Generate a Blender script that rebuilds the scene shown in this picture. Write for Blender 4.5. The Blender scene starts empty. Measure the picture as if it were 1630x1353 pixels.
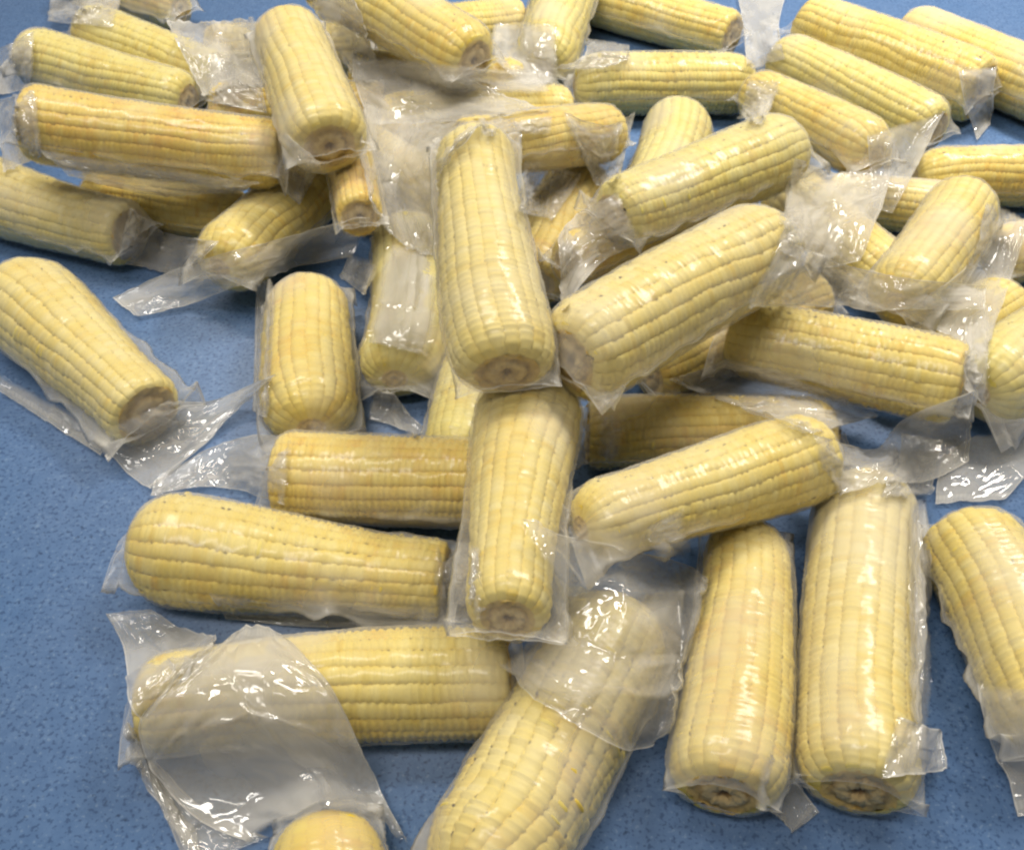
import bpy, math
import numpy as np

# ------------------------------------------------------------------ camera, world, lamps, exposure
scene = bpy.context.scene
col = scene.collection
cam_data = bpy.data.cameras.new("camera")
cam_data.sensor_width = 36.0
cam_data.lens = 36.0 * 1600.0 / 1630.0
cam_data.clip_start = 0.02
cam_data.clip_end = 50.0
cam = bpy.data.objects.new("camera", cam_data)
cam.location = (0.0, -0.46, 0.43)
cam.rotation_euler = (math.radians(90.0 - 43.0), 0.0, 0.0)
col.objects.link(cam)
scene.camera = cam

world = bpy.data.worlds.new("World")
scene.world = world
world.use_nodes = True
bg = world.node_tree.nodes["Background"]
bg.inputs["Color"].default_value = (1.0, 0.965, 0.91, 1.0)
bg.inputs["Strength"].default_value = 0.14

def ceiling_lamp(loc, sx, sy, power, rz=0.0, tilt=0.0):
    d = bpy.data.lights.new("ceiling_lamp", 'AREA')
    d.shape = 'RECTANGLE'
    d.size = sx
    d.size_y = sy
    d.energy = power
    d.color = (1.0, 0.955, 0.885)
    o = bpy.data.objects.new("ceiling_lamp", d)
    o.location = loc
    o.rotation_euler = (tilt, 0.0, rz)
    col.objects.link(o)
    return o

ceiling_lamp((0.85, 0.75, 1.65), 0.8, 0.5, 57.0, -0.7, 0.5)
ceiling_lamp((-0.75, 0.40, 1.95), 1.0, 0.25, 20.5, 0.15, 0.2)
ceiling_lamp((-0.50, -0.75, 1.95), 1.0, 0.25, 15.5, 0.15, -0.3)

vs = scene.view_settings
vs.view_transform = 'Standard'
vs.look = 'None'
vs.exposure = 0.14
vs.gamma = 1.0
scene.cycles.transparent_max_bounces = 24
scene.cycles.max_bounces = 5
scene.cycles.diffuse_bounces = 2
scene.cycles.glossy_bounces = 2
scene.cycles.adaptive_threshold = 0.03
scene.cycles.use_light_tree = True
scene.cycles.sample_clamp_indirect = 4.0
scene.cycles.caustics_reflective = False
scene.cycles.caustics_refractive = False
scene.cycles.filter_width = 2.4

# ------------------------------------------------------------------ materials
def new_mat(name):
    m = bpy.data.materials.new(name)
    m.use_nodes = True
    nt = m.node_tree
    nt.nodes.clear()
    out = nt.nodes.new("ShaderNodeOutputMaterial")
    return m, nt, out

def node(nt, kind, **kw):
    n = nt.nodes.new(kind)
    for k, v in kw.items():
        if k.startswith("i_"):
            key = k[2:].replace("_", " ")
            n.inputs[key].default_value = v
        else:
            setattr(n, k, v)
    return n

def math_node(nt, op, a, b=None, c=None, clamp=False):
    n = nt.nodes.new("ShaderNodeMath")
    n.operation = op
    n.use_clamp = clamp
    for i, v in enumerate((a, b, c)):
        if v is None:
            continue
        if isinstance(v, (int, float)):
            n.inputs[i].default_value = v
        else:
            nt.links.new(v, n.inputs[i])
    return n.outputs[0]

def ramp(nt, fac, stops):
    n = nt.nodes.new("ShaderNodeValToRGB")
    cr = n.color_ramp
    while len(cr.elements) > 1:
        cr.elements.remove(cr.elements[-1])
    cr.elements[0].position = stops[0][0]
    cr.elements[0].color = (*stops[0][1], 1.0)
    for p, c in stops[1:]:
        e = cr.elements.new(p)
        e.color = (*c, 1.0)
    nt.links.new(fac, n.inputs[0])
    return n.outputs[0]

def mix_rgb(nt, fac, a, b, mode='MIX'):
    n = nt.nodes.new("ShaderNodeMix")
    n.data_type = 'RGBA'
    n.blend_type = mode
    for sock, v in ((n.inputs[0], fac), (n.inputs[6], a), (n.inputs[7], b)):
        if isinstance(v, (int, float)):
            sock.default_value = v
        elif isinstance(v, tuple):
            sock.default_value = (*v, 1.0)
        else:
            nt.links.new(v, sock)
    return n.outputs[2]

def make_table_material():
    m, nt, out = new_mat("blue_speckled_laminate")
    tc = node(nt, "ShaderNodeTexCoord")
    def noise(scale, detail=3.0, rough=0.55):
        n = node(nt, "ShaderNodeTexNoise", i_Scale=scale, i_Detail=detail, i_Roughness=rough)
        nt.links.new(tc.outputs["Object"], n.inputs["Vector"])
        return n.outputs["Fac"]
    big = noise(9.0, 4.0)
    mid = noise(120.0, 3.0)
    fleck = noise(430.0, 2.0, 0.5)
    fleck2 = noise(290.0, 2.0, 0.6)
    base = ramp(nt, mid, [(0.30, (0.098, 0.180, 0.355)), (0.55, (0.118, 0.208, 0.395)), (0.75, (0.142, 0.236, 0.425))])
    tint = ramp(nt, big, [(0.35, (0.90, 0.98, 1.0)), (0.65, (1.0, 1.0, 0.98))])
    base = mix_rgb(nt, 1.0, base, tint, 'MULTIPLY')
    f1 = ramp(nt, fleck, [(0.36, (1, 1, 1)), (0.44, (0, 0, 0))])
    c = mix_rgb(nt, math_node(nt, 'MULTIPLY', f1, 0.7), base, (0.038, 0.082, 0.190))
    f2 = ramp(nt, fleck2, [(0.30, (1, 1, 1)), (0.37, (0, 0, 0))])
    c = mix_rgb(nt, math_node(nt, 'MULTIPLY', f2, 0.65), c, (0.025, 0.055, 0.125))
    f3 = ramp(nt, fleck, [(0.62, (0, 0, 0)), (0.70, (1, 1, 1))])
    c = mix_rgb(nt, math_node(nt, 'MULTIPLY', f3, 0.5), c, (0.25, 0.36, 0.52))
    b = node(nt, "ShaderNodeBsdfPrincipled", i_Roughness=0.42)
    nt.links.new(c, b.inputs["Base Color"])
    r = math_node(nt, 'MULTIPLY_ADD', big, 0.25, 0.30)
    nt.links.new(r, b.inputs["Roughness"])
    bump = node(nt, "ShaderNodeBump", i_Strength=0.08, i_Distance=0.0005)
    nt.links.new(mid, bump.inputs["Height"])
    nt.links.new(bump.outputs[0], b.inputs["Normal"])
    nt.links.new(b.outputs[0], out.inputs[0])
    return m

def make_kernel_material(name, pale, mid_c, deep):
    m, nt, out = new_mat(name)
    at = node(nt, "ShaderNodeAttribute", attribute_name="tone")
    c = ramp(nt, at.outputs["Fac"], [(0.05, deep), (0.5, mid_c), (0.95, pale)])
    b = node(nt, "ShaderNodeBsdfPrincipled", i_Roughness=0.5)
    b.inputs["Specular IOR Level"].default_value = 0.3
    nt.links.new(c, b.inputs["Base Color"])
    nt.links.new(b.outputs[0], out.inputs[0])
    return m

def make_core_material():
    m, nt, out = new_mat("cob_core_chaff")
    tc = node(nt, "ShaderNodeTexCoord")
    n1 = node(nt, "ShaderNodeTexNoise", i_Scale=300.0, i_Detail=4.0)
    nt.links.new(tc.outputs["Object"], n1.inputs["Vector"])
    c = ramp(nt, n1.outputs["Fac"], [(0.3, (0.46, 0.27, 0.065)), (0.7, (0.62, 0.42, 0.13))])
    b = node(nt, "ShaderNodeBsdfPrincipled", i_Roughness=0.6)
    nt.links.new(c, b.inputs["Base Color"])
    nt.links.new(b.outputs[0], out.inputs[0])
    return m

def make_cut_material(name, stops):
    m, nt, out = new_mat(name)
    at = node(nt, "ShaderNodeAttribute", attribute_name="tone")
    tc = node(nt, "ShaderNodeTexCoord")
    n1 = node(nt, "ShaderNodeTexNoise", i_Scale=420.0, i_Detail=4.0)
    nt.links.new(tc.outputs["Object"], n1.inputs["Vector"])
    t = math_node(nt, 'MULTIPLY_ADD', n1.outputs["Fac"], 0.22, -0.11)
    t = math_node(nt, 'ADD', t, at.outputs["Fac"])
    c = ramp(nt, t, stops)
    b = node(nt, "ShaderNodeBsdfPrincipled", i_Roughness=0.55)
    nt.links.new(c, b.inputs["Base Color"])
    bump = node(nt, "ShaderNodeBump", i_Strength=0.5, i_Distance=0.001)
    nt.links.new(n1.outputs["Fac"], bump.inputs["Height"])
    nt.links.new(bump.outputs[0], b.inputs["Normal"])
    nt.links.new(b.outputs[0], out.inputs[0])
    return m

def make_film_material(name, haze, edge_haze, gloss_rough, gloss_base):
    """thin clear vacuum-bag plastic: mostly see-through, a little milky, glossy; the wrinkles are geometry"""
    m, nt, out = new_mat(name)
    at = node(nt, "ShaderNodeAttribute", attribute_name="tone")      # seams, frosted patches, and edge highlights painted as haze
    lw = node(nt, "ShaderNodeLayerWeight", i_Blend=0.5)
    facing = lw.outputs["Facing"]
    f2 = math_node(nt, 'MULTIPLY', facing, facing)
    f4 = math_node(nt, 'MULTIPLY', f2, f2)
    loose = math_node(nt, 'MULTIPLY', math_node(nt, 'ADD', at.outputs["Fac"], 0.66), 2.0, clamp=True)
    fres = math_node(nt, 'MULTIPLY', math_node(nt, 'MULTIPLY_ADD', f4, 0.45, gloss_base, clamp=True), loose)
    # milkiness: film + seams + painted edge highlights + longer path at a glancing angle
    hz = math_node(nt, 'MULTIPLY_ADD', at.outputs["Fac"], edge_haze, haze)
    hz = math_node(nt, 'MULTIPLY_ADD', f2, 0.18, hz, clamp=True)
    tr = node(nt, "ShaderNodeBsdfTransparent")
    tr.inputs[0].default_value = (0.985, 0.985, 0.98, 1.0)
    df = node(nt, "ShaderNodeBsdfDiffuse")
    df.inputs[0].default_value = (0.96, 0.915, 0.82, 1.0)
    tl = node(nt, "ShaderNodeBsdfTranslucent")
    tl.inputs[0].default_value = (0.96, 0.915, 0.82, 1.0)
    md = node(nt, "ShaderNodeMixShader")
    md.inputs[0].default_value = 0.14
    nt.links.new(df.outputs[0], md.inputs[1])
    nt.links.new(tl.outputs[0], md.inputs[2])
    mh = node(nt, "ShaderNodeMixShader")
    nt.links.new(hz, mh.inputs[0])
    nt.links.new(tr.outputs[0], mh.inputs[1])
    nt.links.new(md.outputs[0], mh.inputs[2])
    gl = node(nt, "ShaderNodeBsdfGlossy", i_Roughness=gloss_rough)
    gl.inputs[0].default_value = (1, 1, 1, 1)
    mg = node(nt, "ShaderNodeMixShader")
    nt.links.new(fres, mg.inputs[0])
    nt.links.new(mh.outputs[0], mg.inputs[1])
    nt.links.new(gl.outputs[0], mg.inputs[2])
    nt.links.new(mg.outputs[0], out.inputs[0])
    return m

MAT_TABLE = make_table_material()
MAT_KERNEL = [
    make_kernel_material("kernels_pale", (0.84, 0.71, 0.29), (0.80, 0.64, 0.175), (0.75, 0.53, 0.075)),
    make_kernel_material("kernels_yellow", (0.83, 0.685, 0.215), (0.785, 0.605, 0.115), (0.73, 0.475, 0.04)),
    make_kernel_material("kernels_deep", (0.82, 0.65, 0.17), (0.77, 0.55, 0.08), (0.71, 0.41, 0.028)),
    make_kernel_material("kernels_greenish", (0.80, 0.70, 0.25), (0.75, 0.625, 0.15), (0.68, 0.50, 0.065)),
]
MAT_KERNEL.append(make_kernel_material("kernels_orange", (0.86, 0.66, 0.04), (0.82, 0.58, 0.025), (0.77, 0.47, 0.012)))
MAT_CORE = make_core_material()
MAT_CUT = make_cut_material("cut_end_woody", [(0.0, (0.15, 0.085, 0.03)), (0.12, (0.22, 0.13, 0.045)), (0.22, (0.56, 0.40, 0.18)),
                                              (0.50, (0.66, 0.50, 0.23)), (0.66, (0.42, 0.28, 0.10)), (0.80, (0.54, 0.38, 0.13)), (1.0, (0.64, 0.45, 0.13))])
MAT_TIP = make_cut_material("cut_end_tip", [(0.0, (0.46, 0.30, 0.07)), (0.4, (0.60, 0.42, 0.12)), (0.7, (0.52, 0.35, 0.08)), (1.0, (0.68, 0.48, 0.14))])
MAT_FILM = make_film_material("clear_bag_film", 0.115, 0.42, 0.17, 0.013)
MAT_FLAP = make_film_material("milky_bag_film", 0.185, 0.42, 0.055, 0.055)

# ------------------------------------------------------------------ mesh helpers
def grid_faces(nu, nv, wrap_v=False, offset=0, flip=False):
    """faces of a nu x nv vertex grid (row-major, v fastest)"""
    i = np.arange(nu - 1)[:, None]
    j = np.arange(nv if wrap_v else nv - 1)[None, :]
    j2 = (j + 1) % nv
    a = i * nv + j
    b = i * nv + j2
    c = (i + 1) * nv + j2
    d = (i + 1) * nv + j
    f = np.stack([a, b, c, d] if not flip else [a, d, c, b], -1).reshape(-1, 4)
    return f + offset

def quad_mesh(name, verts, faces, mat, tone=None, smooth=True):
    me = bpy.data.meshes.new(name)
    nv, nf = len(verts), len(faces)
    me.vertices.add(nv)
    me.vertices.foreach_set("co", np.ascontiguousarray(verts, dtype=np.float32).ravel())
    me.loops.add(nf * 4)
    me.loops.foreach_set("vertex_index", np.ascontiguousarray(faces, dtype=np.int32).ravel())
    me.polygons.add(nf)
    me.polygons.foreach_set("loop_start", np.arange(0, nf * 4, 4, dtype=np.int32))
    me.polygons.foreach_set("loop_total", np.full(nf, 4, dtype=np.int32))
    if smooth:
        me.polygons.foreach_set("use_smooth", np.ones(nf, dtype=bool))
    if tone is not None:
        a = me.attributes.new("tone", 'FLOAT', 'POINT')
        a.data.foreach_set("value", np.ascontiguousarray(tone, dtype=np.float32).ravel())
    me.update(calc_edges=True)
    me.validate()
    me.materials.append(mat)
    return me

def link(name, me, parent=None):
    o = bpy.data.objects.new(name, me)
    col.objects.link(o)
    if parent is not None:
        o.parent = parent
    return o

# ------------------------------------------------------------------ the table
def build_table():
    x0, x1, y0, y1, t = -1.6, 1.6, -0.9, 2.1, 0.03
    v = np.array([(x0, y0, 0), (x1, y0, 0), (x1, y1, 0), (x0, y1, 0), (x0, y0, -t), (x1, y0, -t), (x1, y1, -t), (x0, y1, -t)])
    f = np.array([(0, 1, 2, 3), (7, 6, 5, 4), (0, 4, 5, 1), (1, 5, 6, 2), (2, 6, 7, 3), (3, 7, 4, 0)])
    o = link("tabletop", quad_mesh("tabletop", v, f, MAT_TABLE, smooth=False))
    o["kind"] = "structure"
    o["label"] = "blue speckled laminate tabletop under the corn"

build_table()

# ------------------------------------------------------------------ corn cobs in vacuum bags
# world positions in metres: end A, end B, radius A, radius B, end shapes, bag fin width,
# kernel colour, kernel rows, irregularity, seed, loose bag ends A/B, label
END = {"cut": (0.40, 0.80), "butt": (0.62, 0.62), "round": (0.92, 0.30)}
COBS = {
    'C1': {'a': [0.1962, -0.0778, 0.0269], 'b': [0.1467, -0.2547, 0.0263], 'ra': 0.0262, 'rb': 0.026, 'seed': 10, 'ka': 'round', 'kb': 'butt', 'fin': 0.02, 'tint': 0, 'rows': 19, 'irr': 0.25, 'ea': 0.008, 'eb': 0.002, 'label': 'largest pale corn cob at the lower right, browned butt end towards the viewer'},
    'C2': {'a': [0.1254, -0.1068, 0.0218], 'b': [0.0895, -0.2552, 0.0254], 'ra': 0.0216, 'rb': 0.0248, 'seed': 17, 'ka': 'round', 'kb': 'butt', 'fin': 0.02, 'tint': 1, 'rows': 19, 'irr': 0.35, 'ea': 0.008, 'eb': 0.002, 'label': 'corn cob with a pith hole in its cut end, left of the largest cob'},
    'C3': {'a': [0.2396, -0.1095, 0.0246], 'b': [0.2421, -0.2303, 0.0274], 'ra': 0.0272, 'rb': 0.0266, 'seed': 24, 'ka': 'butt', 'kb': 'butt', 'fin': 0.12, 'tint': 1, 'rows': 20, 'irr': 0.5, 'ea': 0.008, 'eb': 0.008, 'label': 'packed corn cob cut off by the right edge, lowest on that side'},
    'C4': {'a': [-0.0176, -0.3001, 0.0305], 'b': [0.0559, -0.1634, 0.0265], 'ra': 0.0289, 'rb': 0.0285, 'seed': 31, 'ka': 'round', 'kb': 'round', 'fin': 0.07, 'tint': 0, 'rows': 20, 'irr': 1.0, 'ea': 0.008, 'eb': 0.008, 'label': 'fat corn cob at the bottom edge with bumpy uneven kernels and rounded end'},
    'C5': {'a': [-0.1683, -0.2122, 0.0236], 'b': [-0.0017, -0.2018, 0.0266], 'ra': 0.0233, 'rb': 0.0263, 'seed': 38, 'ka': 'butt', 'kb': 'cut', 'fin': 0.07, 'tint': 1, 'rows': 19, 'irr': 0.2, 'ea': 0.008, 'eb': 0.008, 'label': 'yellow corn cob at lower left with its left half under a milky bag end', 'groove': 0.85},
    'C6': {'a': [-0.1955, -0.1204, 0.0297], 'b': [-0.034, -0.1388, 0.0215], 'ra': 0.0293, 'rb': 0.0212, 'seed': 45, 'ka': 'round', 'kb': 'cut', 'fin': 0.14, 'tint': 1, 'rows': 20, 'irr': 0.6, 'ea': 0.008, 'eb': 0.008, 'label': 'corn cob with broad rounded left end lying directly above the milky bag end'},
    'C7': {'a': [0.0116, -0.0452, 0.0682], 'b': [-0.0019, -0.2083, 0.0846], 'ra': 0.0283, 'rb': 0.0188, 'seed': 52, 'ka': 'round', 'kb': 'butt', 'fin': 0.07, 'tint': 0, 'rows': 19, 'irr': 0.3, 'ea': 0.008, 'eb': 0.008, 'label': 'pale corn cob in the very centre, its lower end in a wide crumpled bag'},
    'C8': {'a': [-0.1307, -0.0668, 0.0252], 'b': [0.0008, -0.0792, 0.0303], 'ra': 0.0249, 'rb': 0.0244, 'seed': 59, 'ka': 'cut', 'kb': 'cut', 'fin': 0.07, 'tint': 2, 'rows': 19, 'irr': 0.1, 'ea': 0.008, 'eb': 0.008, 'label': 'deep yellow cob with neat square kernels, passing under the central cob from the left', 'groove': 0.95},
    'C9': {'a': [0.032, -0.1503, 0.0759], 'b': [0.161, -0.0786, 0.0513], 'ra': 0.0196, 'rb': 0.0242, 'seed': 66, 'ka': 'round', 'kb': 'cut', 'fin': 0.07, 'tint': 1, 'rows': 20, 'irr': 0.5, 'ea': 0.008, 'eb': 0.008, 'label': 'corn cob slanting up to the right from the central cob, square cut right end'},
    'C10': {'a': [-0.0213, 0.0693, 0.1553], 'b': [-0.0025, -0.0865, 0.1162], 'ra': 0.0217, 'rb': 0.0255, 'seed': 73, 'ka': 'butt', 'kb': 'butt', 'fin': 0.07, 'tint': 0, 'rows': 19, 'irr': 0.35, 'ea': 0.008, 'eb': 0.008, 'label': 'long pale corn cob on top of the heap, upright above the centre'},
    'C11': {'a': [0.029, -0.0706, 0.1109], 'b': [0.1545, 0.0432, 0.1073], 'ra': 0.027, 'rb': 0.029, 'seed': 80, 'ka': 'butt', 'kb': 'round', 'fin': 0.07, 'tint': 0, 'rows': 20, 'irr': 0.6, 'ea': 0.008, 'eb': 0.008, 'label': 'thick pale corn cob slanting up to the right beside the topmost upright cob'},
    'C12': {'a': [0.1332, 0.0299, 0.0484], 'b': [0.2541, -0.0282, 0.0588], 'ra': 0.024, 'rb': 0.0246, 'seed': 87, 'ka': 'round', 'kb': 'cut', 'fin': 0.07, 'tint': 1, 'rows': 20, 'irr': 0.5, 'ea': 0.008, 'eb': 0.008, 'label': 'corn cob right of centre sloping down to the right, bright glints at its right end'},
    'C13': {'a': [0.2784, -0.0076, 0.0342], 'b': [0.3939, 0.0749, 0.0299], 'ra': 0.0269, 'rb': 0.0297, 'seed': 94, 'ka': 'round', 'kb': 'butt', 'fin': 0.12, 'tint': 3, 'rows': 20, 'irr': 0.5, 'ea': 0.008, 'eb': 0.008, 'label': 'greenish corn cob half out of frame at the right edge, middle height'},
    'C14': {'a': [-0.1393, 0.1039, 0.0279], 'b': [-0.1169, -0.0337, 0.0298], 'ra': 0.0273, 'rb': 0.0279, 'seed': 101, 'ka': 'round', 'kb': 'round', 'fin': 0.07, 'tint': 1, 'rows': 20, 'irr': 0.5, 'ea': 0.008, 'eb': 0.008, 'label': 'upright corn cob left of centre with a straight bag seam along its left side'},
    'C15': {'a': [-0.0747, 0.1725, 0.0294], 'b': [-0.0727, 0.0146, 0.0263], 'ra': 0.0279, 'rb': 0.026, 'seed': 108, 'ka': 'butt', 'kb': 'round', 'fin': 0.07, 'tint': 3, 'rows': 20, 'irr': 0.3, 'ea': 0.008, 'eb': 0.008, 'label': 'corn cob veiled by milky film, half hidden left of the topmost upright cob'},
    'C16': {'a': [-0.3388, 0.0986, 0.0341], 'b': [-0.218, -0.016, 0.0246], 'ra': 0.0335, 'rb': 0.0242, 'seed': 115, 'ka': 'round', 'kb': 'cut', 'fin': 0.14, 'tint': 0, 'rows': 20, 'irr': 0.5, 'ea': 0.008, 'eb': 0.008, 'label': 'pale corn cob alone on the blue table at the left edge, cut end showing'},
    'C17': {'a': [-0.437, 0.2483, 0.0319], 'b': [-0.2814, 0.1768, 0.0278], 'ra': 0.0295, 'rb': 0.0243, 'seed': 122, 'ka': 'butt', 'kb': 'cut', 'fin': 0.07, 'tint': 0, 'rows': 20, 'irr': 0.5, 'ea': 0.008, 'eb': 0.008, 'label': 'corn cob running out of the left edge with a rough browned cut end'},
    'C18': {'a': [-0.3388, 0.1978, 0.1054], 'b': [-0.1638, 0.1933, 0.0822], 'ra': 0.0262, 'rb': 0.0245, 'seed': 129, 'ka': 'cut', 'kb': 'butt', 'fin': 0.14, 'tint': 2, 'rows': 20, 'irr': 0.3, 'ea': 0.008, 'eb': 0.008, 'label': 'yellow corn cob lying across the upper left with a pinkish film skirt below it'},
    'C19': {'a': [-0.4487, 0.4454, 0.0506], 'b': [-0.2878, 0.3877, 0.0298], 'ra': 0.0275, 'rb': 0.0267, 'seed': 136, 'ka': 'round', 'kb': 'butt', 'fin': 0.1, 'tint': 3, 'rows': 20, 'irr': 0.5, 'ea': 0.008, 'eb': 0.008, 'label': 'greenish veiled corn cob at the upper left corner, nearest the blue table there'},
    'C20': {'a': [-0.4134, 0.5067, 0.0494], 'b': [-0.2606, 0.4294, 0.0266], 'ra': 0.0274, 'rb': 0.0263, 'seed': 143, 'ka': 'round', 'kb': 'butt', 'fin': 0.1, 'tint': 3, 'rows': 20, 'irr': 0.5, 'ea': 0.008, 'eb': 0.008, 'label': 'dull corn cob under cloudy film, wedged behind the greenish upper left cob'},
    'C21': {'a': [-0.4898, 0.701, 0.0271], 'b': [-0.3512, 0.6183, 0.0254], 'ra': 0.0268, 'rb': 0.0222, 'seed': 150, 'ka': 'round', 'kb': 'butt', 'fin': 0.1, 'tint': 2, 'rows': 20, 'irr': 0.5, 'ea': 0.008, 'eb': 0.008, 'label': 'deep yellow corn cob end poking in at the top edge, far left'},
    'C22': {'a': [-0.1704, 0.297, 0.1313], 'b': [-0.1222, 0.1592, 0.1071], 'ra': 0.0253, 'rb': 0.0281, 'seed': 157, 'ka': 'butt', 'kb': 'butt', 'fin': 0.07, 'tint': 0, 'rows': 19, 'irr': 0.3, 'ea': 0.008, 'eb': 0.008, 'label': 'pale corn cob pointing at the viewer, ringed round stem scar, upper left'},
    'C23': {'a': [-0.1745, 0.4894, 0.105], 'b': [-0.0311, 0.3483, 0.085], 'ra': 0.03, 'rb': 0.0291, 'seed': 164, 'ka': 'butt', 'kb': 'butt', 'fin': 0.1, 'tint': 1, 'rows': 20, 'irr': 0.5, 'ea': 0.008, 'eb': 0.008, 'label': 'corn cob slanting in from the top edge, left of centre'},
    'C24': {'a': [0.0298, 0.4546, 0.0319], 'b': [0.0607, 0.6246, 0.051], 'ra': 0.0314, 'rb': 0.0314, 'seed': 171, 'ka': 'round', 'kb': 'butt', 'fin': 0.1, 'tint': 3, 'rows': 20, 'irr': 0.5, 'ea': 0.008, 'eb': 0.008, 'label': 'stubby greenish corn cob seen end on behind frosted film at the top edge'},
    'C25': {'a': [0.0653, 0.6632, 0.0296], 'b': [0.2212, 0.5452, 0.0258], 'ra': 0.0294, 'rb': 0.0257, 'seed': 178, 'ka': 'butt', 'kb': 'cut', 'fin': 0.08, 'tint': 1, 'rows': 20, 'irr': 0.5, 'ea': 0.008, 'eb': 0.008, 'label': 'corn cob cut by the top edge right of centre, above the horizontal green one'},
    'C26': {'a': [0.057, 0.425, 0.0287], 'b': [0.2228, 0.4306, 0.028], 'ra': 0.0283, 'rb': 0.0276, 'seed': 185, 'ka': 'round', 'kb': 'round', 'fin': 0.06, 'tint': 3, 'rows': 20, 'irr': 0.5, 'ea': 0.008, 'eb': 0.008, 'label': 'horizontal pale green corn cob near the top, right of centre'},
    'C27': {'a': [0.2911, 0.5472, 0.038], 'b': [0.4209, 0.4041, 0.0338], 'ra': 0.03, 'rb': 0.031, 'seed': 192, 'ka': 'butt', 'kb': 'cut', 'fin': 0.08, 'tint': 1, 'rows': 20, 'irr': 0.5, 'ea': 0.008, 'eb': 0.008, 'label': 'longest corn cob of the three slanting side by side at the upper right'},
    'C28': {'a': [0.253, 0.4874, 0.03], 'b': [0.3613, 0.3387, 0.0272], 'ra': 0.026, 'rb': 0.0269, 'seed': 199, 'ka': 'round', 'kb': 'butt', 'fin': 0.08, 'tint': 3, 'rows': 20, 'irr': 0.5, 'ea': 0.008, 'eb': 0.008, 'label': 'greenish corn cob slanting just below the longest one at the upper right'},
    'C29': {'a': [0.2172, 0.402, 0.0318], 'b': [0.2823, 0.252, 0.0524], 'ra': 0.0229, 'rb': 0.0244, 'seed': 206, 'ka': 'butt', 'kb': 'round', 'fin': 0.1, 'tint': 1, 'rows': 20, 'irr': 0.5, 'ea': 0.008, 'eb': 0.008, 'label': 'corn cob at upper right whose brown pitted end points left'},
    'C30': {'a': [0.3948, 0.5432, 0.0312], 'b': [0.4961, 0.3937, 0.031], 'ra': 0.03, 'rb': 0.0308, 'seed': 213, 'ka': 'butt', 'kb': 'butt', 'fin': 0.08, 'tint': 1, 'rows': 20, 'irr': 0.5, 'ea': 0.008, 'eb': 0.008, 'label': 'corn cob leaving the frame at the upper right corner'},
    'C31': {'a': [0.0647, 0.1023, 0.0885], 'b': [0.1991, 0.1965, 0.0895], 'ra': 0.024, 'rb': 0.0278, 'seed': 220, 'ka': 'butt', 'kb': 'round', 'fin': 0.12, 'tint': 3, 'rows': 20, 'irr': 0.5, 'ea': 0.008, 'eb': 0.008, 'label': 'large corn cob under cloudy film directly behind the thick slanting pale cob'},
    'C32': {'a': [0.144, 0.3521, 0.0303], 'b': [0.1031, 0.2195, 0.0279], 'ra': 0.0304, 'rb': 0.0276, 'seed': 227, 'ka': 'round', 'kb': 'butt', 'fin': 0.06, 'tint': 3, 'rows': 20, 'irr': 0.5, 'ea': 0.008, 'eb': 0.008, 'label': 'pale corn cob whose rounded top rises behind the large clouded cob'},
    'C33': {'a': [0.0734, 0.2608, 0.0657], 'b': [-0.0312, 0.1457, 0.1133], 'ra': 0.022, 'rb': 0.0197, 'seed': 234, 'ka': 'cut', 'kb': 'cut', 'fin': 0.08, 'tint': 2, 'rows': 20, 'irr': 0.5, 'ea': 0.008, 'eb': 0.008, 'label': 'corn cob stub showing right of the topmost upright cob, near its upper end'},
    'C34': {'a': [0.0559, 0.2582, 0.0256], 'b': [0.0151, 0.1187, 0.0248], 'ra': 0.0255, 'rb': 0.024, 'seed': 241, 'ka': 'butt', 'kb': 'butt', 'fin': 0.06, 'tint': 2, 'rows': 20, 'irr': 0.5, 'ea': 0.008, 'eb': 0.008, 'label': 'shaded corn cob low in the gap right of the topmost upright cob'},
    'C35': {'a': [0.036, 0.0881, 0.0632], 'b': [0.1328, 0.2069, 0.021], 'ra': 0.0175, 'rb': 0.0206, 'seed': 248, 'ka': 'butt', 'kb': 'butt', 'fin': 0.06, 'tint': 2, 'rows': 20, 'irr': 0.5, 'ea': 0.008, 'eb': 0.008, 'label': 'mostly hidden brownish corn cob deep under the thick slanting pale cob'},
    'C36': {'a': [0.3201, 0.1655, 0.0591], 'b': [0.2387, 0.049, 0.0593], 'ra': 0.026, 'rb': 0.0246, 'seed': 255, 'ka': 'butt', 'kb': 'round', 'fin': 0.08, 'tint': 1, 'rows': 20, 'irr': 0.5, 'ea': 0.008, 'eb': 0.008, 'label': 'corn cob under draped cloudy film at the right, slanting down to the left'},
    'C37': {'a': [0.3236, 0.2656, 0.0246], 'b': [0.4775, 0.2629, 0.0242], 'ra': 0.0229, 'rb': 0.024, 'seed': 262, 'ka': 'round', 'kb': 'butt', 'fin': 0.06, 'tint': 1, 'rows': 20, 'irr': 0.5, 'ea': 0.008, 'eb': 0.008, 'label': 'horizontal corn cob running out of the right edge, upper part'},
    'C38': {'a': [0.3451, 0.1458, 0.0281], 'b': [0.4782, 0.1956, 0.0226], 'ra': 0.0214, 'rb': 0.0226, 'seed': 269, 'ka': 'butt', 'kb': 'butt', 'fin': 0.06, 'tint': 2, 'rows': 20, 'irr': 0.5, 'ea': 0.008, 'eb': 0.008, 'label': 'sliver of a dark yellow corn cob at the right edge beside the draped film'},
    'C39': {'a': [-0.199, 0.1132, 0.0414], 'b': [-0.1496, 0.2686, 0.028], 'ra': 0.0266, 'rb': 0.0277, 'seed': 276, 'ka': 'round', 'kb': 'butt', 'fin': 0.06, 'tint': 1, 'rows': 20, 'irr': 0.5, 'ea': 0.008, 'eb': 0.008, 'label': 'corn cob rounded end showing below the yellow crosswise cob at upper left'},
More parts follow.
